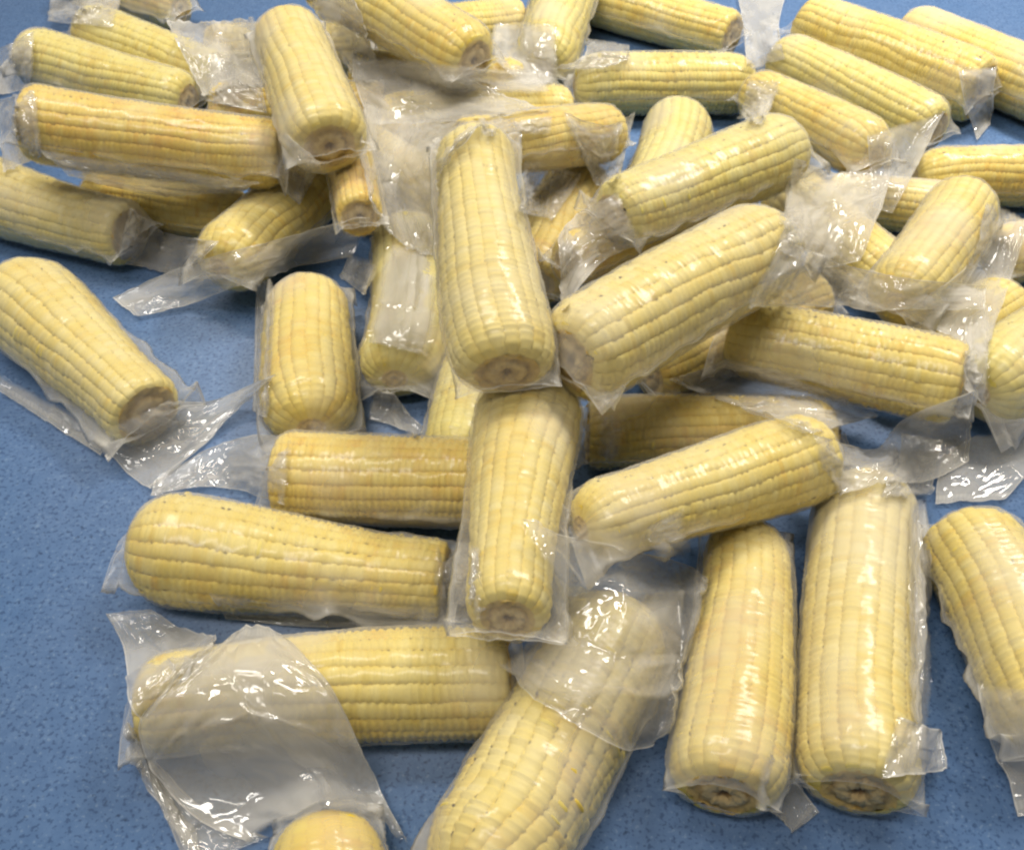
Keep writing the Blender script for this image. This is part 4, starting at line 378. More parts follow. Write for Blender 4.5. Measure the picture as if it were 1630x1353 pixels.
    ('C12', 0.9, 0, (), 0, (10, 10), [1284,27,528,1348,-26,540,1443,-83,543,1553,-136,537,1660,-186,527,1709,-208,520,1818,-252,497,1934,-288,463,2132,-120,251,2264,-28,124,1263,56,488,1325,-7,506,1418,-73,516,1529,-126,508,1638,-175,496,1688,-195,487,1801,-231,460,1933,-234,398,2122,-82,203,2239,-22,105,1236,112,417,1299,47,437,1386,-47,466,1499,-101,457,1612,-140,436,1663,-162,429,1772,-212,414,1916,-187,332,2078,-93,192,2186,-48,110,1196,146,361,1274,130,339,1384,101,311,1497,31,310,1583,-98,365,1615,-174,406,1685,-322,482,1802,-351,453,1976,-219,283,2092,-149,182,1143,118,360,1234,154,292,1360,177,217,1468,83,235,1526,-137,369,1529,-294,482,1627,-364,492,1739,-398,472,1855,-389,417,1970,-310,312,1119,104,361,1209,137,295,1338,176,206,1441,62,241,1464,-262,467,1502,-315,489,1600,-382,498,1704,-434,494,1817,-428,444,1910,-394,381,1069,80,360,1155,101,304,1281,136,218,1371,-17,288,1406,-306,484,1449,-341,492,1531,-446,535,1605,-565,594,1694,-601,585,1777,-580,536,1022,63,354,1104,75,306,1221,83,243,1303,-92,333,1354,-326,483,1394,-371,500,1458,-520,584,1460,-816,807,1542,-849,798,1619,-826,748,981,53,346,1061,58,303,1166,26,276,1221,-242,450,1311,-337,478,1345,-397,508,1398,-574,618,1409,-843,817,1483,-891,822,1544,-901,803,953,48,338,1031,49,299,1131,-5,291,1187,-265,459,1280,-348,477,1314,-408,506,1362,-596,627,1377,-855,819,1447,-909,828,1502,-928,817]),
    ('C15', 1.2, 1, ((0.8, 0.002),), 0.25, (10, 10), [-863,1180,617,-817,1163,623,-770,1140,631,-724,1126,635,-680,1123,631,-658,1126,626,-616,1140,612,-574,1166,589,-533,1202,560,-491,1230,536,-871,1085,593,-823,1066,599,-774,1042,608,-727,1027,611,-681,1023,607,-659,1025,602,-615,1039,586,-572,1065,562,-530,1102,531,-486,1131,505,-878,928,574,-828,906,581,-777,878,591,-727,861,595,-680,855,590,-657,857,585,-611,870,568,-567,897,541,-523,936,506,-478,968,476,-885,754,559,-832,728,567,-778,693,581,-727,674,586,-677,667,581,-653,668,575,-606,679,557,-560,705,529,-515,751,486,-469,787,451,-890,598,548,-835,567,560,-779,529,576,-727,507,581,-676,499,576,-651,499,570,-603,509,552,-556,535,522,-510,582,476,-463,621,436,-892,534,547,-837,504,557,-781,465,574,-727,442,579,-676,433,575,-651,433,569,-603,442,550,-555,467,520,-509,513,474,-462,550,435,-897,420,540,-842,389,551,-785,348,569,-731,325,574,-680,315,569,-655,314,563,-606,321,546,-558,341,518,-511,382,474,-463,419,433,-904,329,526,-848,296,538,-792,259,553,-739,238,556,-687,228,551,-662,226,546,-613,231,529,-564,247,503,-517,279,465,-469,312,426,-912,264,507,-857,235,517,-801,199,531,-747,177,534,-696,167,529,-670,165,524,-621,168,507,-572,182,482,-525,211,445,-476,237,410,-920,227,488,-864,198,497,-807,162,511,-754,140,514,-702,128,509,-677,126,504,-627,129,487,-578,143,462,-531,170,425,-482,195,391]),
    ('C43', 1.0, 0, (), 0, (10, 10), [-887,152,146,-897,177,99,-905,190,64,-909,176,50,-910,152,47,-910,138,46,-910,111,46,-911,82,47,-911,55,46,-912,33,42,-846,49,238,-865,121,149,-878,161,88,-884,164,59,-886,144,51,-886,131,49,-886,104,48,-886,76,47,-887,49,46,-888,26,40,-808,4,280,-817,27,234,-837,108,135,-847,140,79,-851,130,60,-851,119,57,-851,92,53,-852,65,50,-852,37,47,-852,14,40,-769,-24,301,-776,-8,260,-788,36,194,-805,111,98,-810,111,69,-811,101,64,-811,75,58,-811,48,53,-811,22,49,-812,-1,40,-731,-34,292,-738,-14,247,-754,56,157,-764,91,98,-768,86,74,-769,76,69,-769,52,62,-770,26,57,-770,1,51,-771,-19,41,-714,-27,267,-723,3,215,-737,61,136,-744,80,91,-747,70,73,-748,60,69,-749,36,63,-750,11,58,-750,-13,53,-752,-32,43,-680,36,149,-686,43,120,-692,50,91,-696,43,74,-699,27,66,-700,16,64,-702,-6,63,-703,-32,63,-704,-59,66,-706,-81,63,-630,18,83,-635,12,72,-639,2,64,-643,-10,59,-647,-27,58,-648,-38,60,-650,-69,72,-649,-111,95,-647,-165,129,-646,-213,158,-579,-36,53,-585,-44,50,-590,-53,48,-596,-64,48,-600,-82,54,-601,-100,66,-597,-176,127,-589,-283,218,-581,-391,311,-554,-623,521,-543,-81,41,-550,-88,41,-556,-94,41,-563,-101,41,-567,-120,52,-567,-151,79,-555,-301,215,-517,-643,534,-521,-660,545,-526,-673,552]),
    ('C2', 0.9, 0, (), 0, (10, 10), [1063,-2483,487,1051,-2506,481,1038,-2530,477,1026,-2552,471,1014,-2573,462,1009,-2584,457,998,-2603,445,988,-2621,431,979,-2638,413,971,-2652,391,1080,-2493,469,1069,-2515,462,1058,-2538,457,1047,-2559,450,1037,-2579,440,1033,-2589,435,1023,-2608,423,1015,-2625,407,1008,-2639,388,1002,-2652,364,1108,-2501,428,1099,-2523,424,1090,-2544,417,1082,-2564,408,1074,-2581,396,1071,-2590,388,1065,-2606,373,1060,-2619,352,1057,-2628,322,1063,-2623,263,1153,-2488,341,1147,-2505,329,1158,-2492,259,1156,-2503,233,1151,-2520,220,1148,-2528,214,1144,-2543,195,1144,-2550,163,1143,-2561,137,1138,-2576,120,1231,-2418,142,1226,-2436,132,1223,-2450,115,1218,-2465,101,1212,-2485,95,1208,-2495,92,1201,-2515,86,1196,-2532,77,1190,-2550,68,1184,-2569,61,1255,-2411,96,1249,-2429,89,1243,-2447,80,1236,-2465,73,1228,-2485,69,1224,-2495,68,1217,-2516,66,1210,-2535,61,1202,-2554,57,1196,-2573,52,1288,-2432,62,1280,-2449,56,1270,-2467,54,1260,-2485,53,1250,-2504,52,1245,-2514,52,1235,-2533,51,1226,-2551,51,1216,-2569,50,1207,-2587,46,1315,-2468,54,1303,-2482,50,1291,-2498,49,1278,-2514,48,1265,-2530,48,1259,-2538,48,1246,-2554,48,1234,-2570,48,1221,-2586,48,1210,-2601,45,1337,-2502,52,1323,-2513,48,1308,-2527,47,1292,-2540,47,1277,-2554,47,1269,-2561,47,1254,-2574,48,1239,-2588,48,1224,-2601,48,1209,-2613,45,1352,-2525,50,1336,-2535,46,1319,-2547,46,1302,-2559,46,1285,-2570,47,1276,-2576,47,1259,-2588,47,1243,-2600,47,1226,-2611,47,1210,-2621,45]),
    ('C3', 0.8, 0, (), 0, (10, 10), [2103,-2057,361,2120,-2076,385,2134,-2099,414,2149,-2120,441,2166,-2139,464,2175,-2147,475,2194,-2163,493,2214,-2176,508,2235,-2188,522,2257,-2199,533,2110,-2107,336,2126,-2126,361,2139,-2148,392,2153,-2167,420,2169,-2184,443,2178,-2192,453,2196,-2206,471,2216,-2218,487,2236,-2229,501,2258,-2238,512,2129,-2170,285,2138,-2193,322,2149,-2214,356,2162,-2231,384,2177,-2246,407,2185,-2252,418,2202,-2265,437,2220,-2275,454,2240,-2284,468,2260,-2292,480,2170,-2218,191,2166,-2251,251,2171,-2275,295,2180,-2293,328,2193,-2307,355,2200,-2313,367,2215,-2324,388,2232,-2333,407,2250,-2341,423,2269,-2347,436,2213,-2259,94,2224,-2274,127,2227,-2297,174,2218,-2331,240,2223,-2350,281,2228,-2357,296,2240,-2369,323,2255,-2378,345,2271,-2385,363,2289,-2391,378,2224,-2286,68,2240,-2294,89,2250,-2308,122,2255,-2327,165,2250,-2356,224,2251,-2367,247,2259,-2382,281,2272,-2392,307,2286,-2400,328,2303,-2406,345,2229,-2357,45,2252,-2357,53,2275,-2357,63,2295,-2361,80,2311,-2367,100,2319,-2370,112,2332,-2380,139,2346,-2388,163,2362,-2393,182,2375,-2402,208,2225,-2435,40,2251,-2431,44,2278,-2427,47,2305,-2423,50,2330,-2419,55,2343,-2418,58,2367,-2416,66,2391,-2414,73,2415,-2413,81,2436,-2413,94,2220,-2503,41,2247,-2497,43,2275,-2491,43,2303,-2485,43,2332,-2479,44,2346,-2476,44,2374,-2470,46,2401,-2465,47,2429,-2459,50,2453,-2456,56,2216,-2549,41,2245,-2543,41,2273,-2536,41,2302,-2529,40,2330,-2522,40,2345,-2519,40,2373,-2512,40,2402,-2505,40,2431,-2499,41,2457,-2494,46]),
    ('C6', 1.2, 1, (), 0, (10, 10), [-404,-1225,342,-392,-1358,428,-388,-1420,431,-386,-1467,418,-385,-1506,395,-385,-1523,380,-385,-1551,343,-387,-1570,294,-391,-1569,218,-399,-1539,100,-381,-1171,276,-366,-1340,404,-362,-1409,415,-360,-1458,404,-359,-1498,382,-359,-1515,367,-359,-1542,328,-361,-1557,275,-368,-1532,166,-372,-1528,82,-360,-1097,186,-349,-1235,276,-336,-1393,393,-334,-1447,387,-333,-1487,365,-333,-1504,350,-333,-1530,310,-335,-1541,250,-343,-1507,128,-345,-1516,62,-334,-1057,136,-327,-1173,198,-311,-1371,363,-308,-1430,364,-307,-1472,343,-307,-1488,327,-308,-1511,282,-313,-1488,177,-317,-1482,92,-318,-1508,48,-302,-1083,164,-298,-1171,193,-289,-1304,279,-283,-1407,331,-281,-1459,323,-281,-1470,301,-284,-1470,226,-288,-1461,138,-290,-1475,78,-289,-1509,47,-282,-1145,236,-279,-1226,257,-272,-1339,320,-267,-1434,364,-265,-1485,355,-265,-1494,330,-269,-1485,244,-273,-1473,152,-274,-1485,91,-275,-1517,56,-234,-1411,545,-230,-1492,573,-226,-1578,609,-223,-1647,626,-222,-1689,611,-223,-1694,583,-228,-1660,470,-234,-1608,329,-240,-1565,196,-242,-1564,118,-185,-1742,932,-183,-1806,946,-181,-1863,955,-180,-1910,951,-179,-1951,940,-178,-1969,932,-178,-1998,907,-180,-2003,850,-199,-1761,459,-205,-1698,299,-158,-1794,992,-157,-1845,991,-156,-1895,992,-155,-1940,985,-154,-1979,974,-154,-1998,967,-153,-2030,947,-153,-2056,918,-154,-2068,870,-165,-1914,594,-133,-1819,1019,-132,-1868,1016,-131,-1916,1014,-131,-1959,1007,-130,-1998,996,-130,-2016,988,-129,-2050,969,-129,-2078,945,-129,-2100,912,-131,-2101,850]),
    ('C6', 1.0, 0, (), 0, (10, 10), [-1486,-1566,367,-1403,-1568,352,-1284,-1576,334,-1145,-1586,318,-1002,-1595,309,-933,-1600,309,-774,-1607,314,-605,-1613,323,-458,-1596,304,-357,-1571,273,-1477,-1572,348,-1396,-1574,333,-1278,-1580,315,-1139,-1589,300,-997,-1599,291,-928,-1604,292,-768,-1611,297,-599,-1616,305,-452,-1597,283,-351,-1568,246,-1471,-1573,324,-1390,-1574,308,-1273,-1580,291,-1135,-1588,275,-993,-1598,267,-924,-1603,268,-763,-1612,276,-594,-1619,285,-447,-1596,258,-347,-1551,198,-1467,-1571,294,-1386,-1572,279,-1269,-1577,261,-1133,-1583,244,-991,-1593,237,-921,-1599,240,-759,-1610,250,-589,-1619,262,-442,-1591,227,-343,-1530,146,-1465,-1563,256,-1385,-1563,241,-1269,-1566,222,-1133,-1570,202,-991,-1578,194,-920,-1585,199,-756,-1604,219,-584,-1616,235,-438,-1574,180,-338,-1518,105,-1467,-1555,232,-1385,-1556,219,-1270,-1557,196,-1137,-1554,169,-995,-1559,156,-922,-1572,169,-755,-1599,200,-582,-1613,219,-438,-1556,143,-335,-1516,89,-1483,-1509,143,-1402,-1508,127,-1286,-1508,104,-1148,-1512,87,-1002,-1524,85,-929,-1534,93,-760,-1559,123,-579,-1600,177,-434,-1540,97,-328,-1518,67,-1490,-1482,79,-1407,-1485,69,-1286,-1494,59,-1145,-1505,53,-1000,-1518,53,-928,-1524,56,-761,-1537,68,-585,-1543,76,-428,-1541,73,-319,-1540,72,-1481,-1489,60,-1398,-1493,52,-1277,-1504,47,-1136,-1518,44,-991,-1529,44,-920,-1534,46,-755,-1541,50,-577,-1553,65,-416,-1586,111,-304,-1621,159,-1468,-1503,51,-1385,-1507,44,-1266,-1519,41,-1126,-1532,40,-982,-1544,40,-912,-1548,41,-747,-1555,45,-567,-1579,77,-399,-1664,194,-272,-1883,501]),
    ('C27', 0.9, 0, (), 0, (10, 10), [2509,4437,459,2477,4461,438,2446,4490,415,2416,4527,389,2389,4574,358,2374,4594,345,2317,4524,364,2188,4166,508,2140,4125,516,2095,4096,519,2500,4487,491,2468,4513,473,2437,4544,453,2408,4584,429,2382,4636,400,2371,4671,382,2374,4843,302,2297,4699,356,2145,4236,545,2095,4188,559,2493,4581,528,2462,4615,512,2434,4658,492,2410,4721,465,2477,5142,289,2485,5259,240,2486,5432,167,2436,5407,175,2361,5274,228,2297,5181,264,2647,5282,333,2615,5325,319,2602,5439,277,2605,5624,206,2606,5804,137,2602,5881,108,2580,5977,73,2534,5976,77,2462,5868,124,2380,5709,190,2823,6043,126,2784,6075,121,2752,6138,104,2726,6225,77,2696,6300,55,2679,6329,48,2639,6366,41,2591,6369,47,2525,6296,83,2447,6165,141,2888,6312,68,2845,6338,66,2805,6379,58,2768,6432,46,2729,6478,37,2708,6497,34,2664,6524,31,2615,6532,37,2556,6497,58,2490,6426,94,2989,6693,29,2938,6711,29,2888,6733,28,2838,6758,27,2787,6781,26,2762,6792,26,2710,6811,26,2658,6825,28,2603,6831,34,2547,6830,42,3079,6994,30,3020,7008,30,2961,7022,29,2903,7036,29,2843,7050,29,2814,7057,29,2754,7070,29,2695,7083,30,2634,7094,31,2574,7105,32,3158,7239,42,3092,7250,40,3025,7258,39,2959,7266,39,2892,7273,38,2858,7277,38,2791,7284,37,2724,7291,37,2657,7298,36,2590,7308,35,3203,7376,65,3133,7385,61,3061,7390,60,2989,7394,58,2917,7397,57,2881,7399,57,2809,7403,55,2737,7406,54,2665,7411,52,2593,7419,50]),
    ('C27', 0.8, 0, (), 0, (10, 10), [3904,3958,578,3937,3949,586,3972,3942,592,4008,3938,597,4045,3938,600,4065,3939,601,4105,3946,602,4150,3960,599,4202,3989,590,4255,4019,580,3913,3932,544,3946,3923,552,3979,3916,559,4014,3912,564,4050,3912,568,4069,3913,570,4108,3918,571,4150,3930,569,4197,3952,564,4243,3971,559,3928,3896,496,3959,3888,504,3991,3881,511,4024,3877,517,4058,3876,522,4076,3877,524,4113,3882,526,4153,3892,526,4196,3909,522,4237,3922,521,3950,3864,434,3979,3856,443,4009,3850,451,4040,3847,457,4073,3846,463,4089,3847,465,4125,3852,468,4162,3862,468,4203,3879,466,4243,3892,465,3983,3845,362,4009,3837,373,4037,3832,381,4065,3829,389,4096,3830,395,4111,3832,397,4145,3838,401,4180,3850,402,4219,3869,400,4264,3898,393,4004,3841,323,4029,3834,334,4055,3830,344,4082,3828,351,4111,3830,358,4126,3832,361,4158,3840,364,4192,3852,366,4231,3873,363,4279,3914,352,4077,3875,210,4096,3867,224,4117,3863,236,4141,3862,246,4166,3866,254,4179,3870,257,4209,3884,260,4247,3912,257,4329,4029,211,4370,4065,204,4168,3929,76,4190,3938,85,4215,3954,90,4242,3973,94,4270,3994,97,4284,4005,98,4315,4032,98,4353,4072,92,4394,4119,83,4423,4141,85,4182,3837,25,4203,3856,31,4229,3885,33,4256,3915,34,4283,3945,35,4297,3961,35,4325,3994,35,4354,4029,33,4384,4063,32,4406,4085,38,4157,3703,25,4182,3738,25,4207,3773,25,4233,3809,25,4258,3845,25,4271,3862,25,4297,3898,25,4323,3934,24,4349,3971,24,4375,4007,24]),
    ('C19', 0.8, 0, (), 0, (10, 10), [-4209,4248,794,-4208,4198,755,-4202,4139,720,-4202,4092,680,-4208,4058,635,-4213,4045,611,-4228,4029,557,-4250,4028,498,-4283,4048,428,-4349,4132,327,-4248,4225,780,-4247,4178,742,-4245,4128,705,-4247,4088,663,-4256,4061,617,-4262,4051,592,-4279,4042,537,-4305,4048,475,-4345,4084,399,-4445,4236,270,-4290,4208,764,-4290,4166,725,-4290,4122,687,-4295,4089,645,-4305,4067,597,-4313,4061,571,-4333,4059,515,-4365,4079,448,-4495,4293,293,-4590,4436,167,-4336,4200,745,-4338,4162,705,-4339,4123,667,-4346,4097,623,-4359,4082,573,-4369,4080,547,-4396,4092,485,-4449,4156,400,-4643,4495,190,-4721,4602,80,-4388,4204,720,-4390,4168,681,-4393,4135,642,-4403,4116,596,-4421,4111,544,-4434,4118,514,-4483,4173,435,-4682,4522,223,-4777,4664,100,-4808,4681,33,-4419,4216,703,-4418,4175,668,-4423,4146,627,-4435,4132,580,-4457,4136,525,-4475,4152,491,-4653,4459,301,-4769,4644,161,-4827,4716,71,-4837,4691,23,-4487,4249,666,-4484,4207,633,-4493,4188,589,-4517,4199,532,-4723,4560,323,-4774,4640,261,-4860,4766,149,-4901,4806,74,-4897,4758,39,-4870,4667,23,-4821,4802,415,-4816,4755,381,-4855,4794,311,-4915,4871,224,-4966,4932,143,-4983,4945,109,-4993,4925,62,-4975,4854,38,-4943,4753,28,-4904,4643,23,-5125,5285,189,-5118,5233,157,-5115,5191,120,-5113,5150,83,-5101,5089,55,-5089,5049,45,-5058,4954,33,-5020,4845,27,-4979,4732,24,-4938,4619,23,-5273,5458,90,-5258,5393,64,-5230,5304,49,-5198,5208,37,-5162,5105,29,-5142,5050,26,-5100,4937,24,-5057,4822,23,-5014,4708,23,-4972,4595,23]),
    ('C18', 0.9, 0, (), 0, (10, 10), [-3225,1904,1319,-3206,1839,1294,-3188,1779,1268,-3180,1736,1233,-3176,1703,1194,-3176,1691,1172,-3180,1672,1126,-3188,1663,1074,-3204,1668,1015,-3233,1698,941,-3262,1913,1307,-3237,1836,1287,-3220,1777,1260,-3211,1733,1225,-3208,1702,1184,-3209,1690,1162,-3215,1675,1113,-3226,1670,1058,-3247,1684,993,-3297,1754,897,-3311,1945,1284,-3270,1837,1278,-3253,1777,1251,-3245,1734,1215,-3243,1705,1172,-3245,1694,1149,-3252,1682,1098,-3267,1683,1039,-3298,1716,963,-3406,1895,807,-3376,2008,1247,-3306,1843,1267,-3287,1781,1240,-3280,1740,1202,-3280,1712,1158,-3282,1703,1134,-3293,1695,1080,-3314,1708,1014,-3453,1945,828,-3537,2074,696,-3519,2220,1141,-3346,1857,1252,-3325,1790,1226,-3318,1748,1188,-3319,1723,1142,-3323,1716,1117,-3338,1717,1057,-3473,1943,879,-3595,2142,710,-3639,2195,616,-3638,2417,1046,-3371,1874,1240,-3345,1797,1218,-3338,1756,1180,-3341,1732,1133,-3345,1727,1106,-3365,1735,1042,-3552,2059,812,-3654,2218,662,-3666,2209,600,-3968,2980,775,-3807,2640,868,-3394,1826,1195,-3384,1779,1159,-3389,1761,1108,-3399,1764,1076,-3639,2183,799,-3735,2330,656,-3740,2307,600,-3680,2165,609,-4334,3601,477,-4218,3345,523,-4001,2903,664,-3846,2580,753,-3835,2527,711,-3868,2571,655,-3922,2638,551,-3885,2535,534,-3765,2283,598,-3701,2134,611,-4626,4070,247,-4558,3903,246,-4427,3622,303,-4308,3364,353,-4241,3203,357,-4216,3140,352,-4128,2942,379,-3955,2591,490,-3774,2230,612,-3726,2109,609,-4778,4271,143,-4729,4139,123,-4636,3927,143,-4536,3704,171,-4442,3493,197,-4387,3374,218,-4220,3033,317,-3880,2385,585,-3793,2195,617,-3753,2090,605]),
    ('C18', 0.9, 0, ((0.5, 0.002),), 0, (10, 10), [-3202,1639,1042,-3078,1648,1014,-2893,1651,978,-2682,1650,940,-2479,1649,904,-2388,1648,889,-2197,1646,857,-2006,1645,826,-1839,1648,796,-1728,1673,763,-3186,1641,1016,-3065,1650,987,-2885,1655,949,-2680,1657,909,-2482,1657,873,-2394,1656,859,-2206,1654,832,-2018,1652,807,-1854,1653,784,-1744,1672,757,-3172,1648,988,-3055,1659,957,-2881,1666,917,-2683,1673,873,-2490,1675,836,-2403,1675,822,-2218,1670,801,-2032,1663,785,-1870,1658,771,-1762,1675,750,-3161,1661,956,-3048,1675,923,-2881,1687,878,-2690,1699,830,-2504,1710,790,-2419,1710,777,-2234,1698,764,-2047,1679,760,-1886,1666,757,-1779,1679,742,-3157,1688,917,-3046,1700,884,-2888,1723,831,-2767,1892,695,-2598,1947,629,-2509,1938,622,-2297,1856,653,-2067,1707,728,-1903,1678,740,-1798,1686,732,-3158,1706,895,-3048,1718,861,-2964,1901,720,-2813,2005,618,-2637,2043,561,-2545,2028,558,-2330,1939,595,-2082,1738,703,-1912,1685,731,-1807,1689,727,-3168,1762,839,-3193,2050,653,-3061,2136,561,-2874,2160,501,-2672,2133,481,-2578,2108,484,-2373,2041,513,-2153,1920,583,-1933,1708,709,-1825,1693,719,-3445,2359,486,-3315,2338,466,-3109,2265,459,-2884,2194,451,-2672,2131,452,-2579,2104,458,-2386,2060,480,-2186,1990,527,-1990,1847,619,-1843,1701,709,-3531,2573,340,-3350,2445,377,-3098,2264,430,-2870,2174,432,-2661,2101,439,-2571,2077,445,-2387,2045,465,-2205,2015,496,-2027,1920,567,-1864,1715,695,-3528,2609,290,-3295,2364,393,-3072,2230,419,-2852,2143,419,-2650,2073,426,-2563,2050,433,-2386,2022,455,-2216,2013,480,-2051,1951,539,-1889,1743,673]),
    ('C21', 1.2, 1, (), 0, (10, 10), [-4104,6244,401,-4114,6212,371,-4067,6029,395,-3924,5599,514,-3754,5103,660,-3675,4873,727,-3656,4772,728,-3651,4708,716,-3652,4658,698,-3656,4618,676,-4207,6279,388,-4202,6211,372,-4126,5961,422,-3945,5444,574,-3749,4894,741,-3738,4843,742,-3728,4770,733,-3726,4715,718,-3728,4672,698,-3734,4637,675,-4314,6322,373,-4297,6228,366,-4180,5881,453,-3852,5013,736,-3814,4870,754,-3808,4833,750,-3803,4774,736,-3802,4726,719,-3805,4688,698,-3812,4659,673,-4427,6378,352,-4406,6278,349,-4273,5900,448,-3911,4968,755,-3887,4865,759,-3882,4833,753,-3879,4783,737,-3880,4742,718,-3884,4708,696,-3891,4683,671,-4546,6448,327,-4536,6376,314,-4436,6089,381,-4213,5510,557,-3970,4886,754,-3965,4854,749,-3961,4803,734,-3962,4765,714,-3966,4734,692,-3972,4709,667,-4607,6486,314,-4606,6438,292,-4539,6231,329,-4353,5746,471,-4020,4914,745,-4012,4877,742,-4006,4822,729,-4006,4784,710,-4009,4753,688,-4015,4729,663,-4729,6558,288,-4754,6574,244,-4752,6525,223,-4665,6281,276,-4492,5838,403,-4403,5611,470,-4117,4911,700,-4108,4853,689,-4109,4819,668,-4114,4794,645,-4859,6645,257,-4909,6721,191,-4962,6803,123,-4934,6698,124,-4844,6451,178,-4786,6300,216,-4677,6015,287,-4603,5809,329,-4538,5626,364,-4494,5491,381,-5132,7054,109,-5139,7033,79,-5138,6992,56,-5114,6900,52,-5068,6759,67,-5040,6677,79,-4981,6510,105,-4930,6359,125,-4884,6221,142,-4858,6128,141,-5280,7170,68,-5273,7119,49,-5254,7041,40,-5226,6944,39,-5191,6832,44,-5172,6773,47,-5133,6654,56,-5096,6538,63,-5062,6432,68,-5046,6363,58]),
    ('C13', 0.8, 0, (), 0, (10, 10), [2874,-121,52,2913,-121,58,2955,-115,59,2999,-109,59,3042,-102,59,3064,-98,59,3108,-91,58,3151,-85,58,3194,-79,60,3232,-80,66,2825,-150,42,2869,-152,48,2916,-148,49,2964,-144,49,3012,-139,49,3036,-137,49,3084,-132,49,3132,-127,49,3179,-124,50,3221,-127,57,2747,-201,38,2798,-205,44,2852,-204,44,2907,-203,44,2962,-201,44,2989,-200,44,3044,-198,44,3098,-197,44,3152,-197,46,3201,-203,53,2661,-266,39,2721,-270,41,2782,-272,42,2843,-273,42,2904,-274,42,2934,-275,41,2995,-276,41,3056,-278,42,3116,-281,44,3171,-290,52,2588,-336,39,2652,-341,41,2717,-344,41,2781,-347,41,2846,-350,41,2879,-352,41,2943,-355,42,3008,-358,42,3071,-363,44,3130,-374,52,2561,-371,39,2624,-378,43,2689,-381,43,2754,-384,43,2819,-388,43,2852,-389,43,2916,-392,43,2981,-396,44,3045,-401,46,3103,-412,54,2516,-456,40,2576,-461,43,2638,-464,43,2700,-466,43,2763,-468,43,2794,-469,43,2856,-471,43,2918,-474,43,2979,-478,45,3035,-487,53,2480,-548,40,2536,-550,41,2593,-550,42,2650,-550,41,2707,-551,41,2735,-551,41,2792,-551,41,2849,-551,41,2905,-552,42,2957,-559,49,2453,-630,40,2504,-628,40,2555,-626,40,2607,-624,40,2658,-623,40,2684,-622,40,2735,-620,40,2787,-618,40,2838,-617,40,2886,-620,45,2433,-685,41,2481,-682,41,2529,-679,40,2576,-676,40,2624,-673,40,2648,-672,40,2696,-669,40,2744,-666,40,2791,-663,40,2839,-660,40]),
    ('C29', 1.2, 1, (), 0, (10, 10), [2272,3552,646,2249,3506,622,2224,3453,601,2199,3400,580,2148,3253,604,2097,3084,661,1920,2470,911,1730,1801,1195,1699,1719,1198,1673,1653,1194,2243,3573,640,2223,3533,613,2200,3484,591,2175,3429,571,2131,3300,586,2087,3154,633,1929,2601,854,1713,1824,1189,1681,1732,1197,1654,1660,1195,2216,3602,630,2197,3565,602,2176,3519,579,2155,3470,556,2119,3370,558,2086,3259,588,1956,2800,764,1702,1867,1173,1664,1748,1194,1636,1670,1196,2189,3634,619,2172,3598,591,2153,3556,566,2134,3513,541,2107,3441,530,2083,3362,545,1983,3006,670,1807,2361,939,1648,1771,1188,1619,1682,1195,2163,3667,608,2147,3633,579,2130,3593,553,2114,3556,525,2093,3504,505,2076,3452,507,2004,3198,584,1851,2628,815,1635,1806,1176,1602,1698,1193,2150,3684,602,2135,3651,573,2118,3612,546,2103,3577,518,2085,3534,494,2072,3492,491,2013,3287,544,1878,2781,744,1633,1840,1161,1594,1708,1190,2124,3721,589,2110,3688,560,2095,3650,533,2082,3619,503,2068,3588,473,2059,3563,463,2023,3442,476,1929,3089,601,1763,2448,871,1580,1733,1183,2099,3763,573,2086,3729,545,2072,3690,518,2060,3661,488,2049,3638,455,2044,3624,439,2024,3565,423,1972,3372,471,1855,2915,649,1570,1777,1167,2077,3816,553,2063,3776,527,2049,3733,503,2038,3703,473,2029,3683,438,2026,3676,420,2017,3656,385,1999,3599,368,1954,3428,406,1898,3212,469,2053,3864,535,2038,3815,514,2023,3766,492,2013,3734,464,2006,3715,429,2003,3710,409,2000,3708,366,1999,3718,317,1992,3698,282,1974,3636,268]),
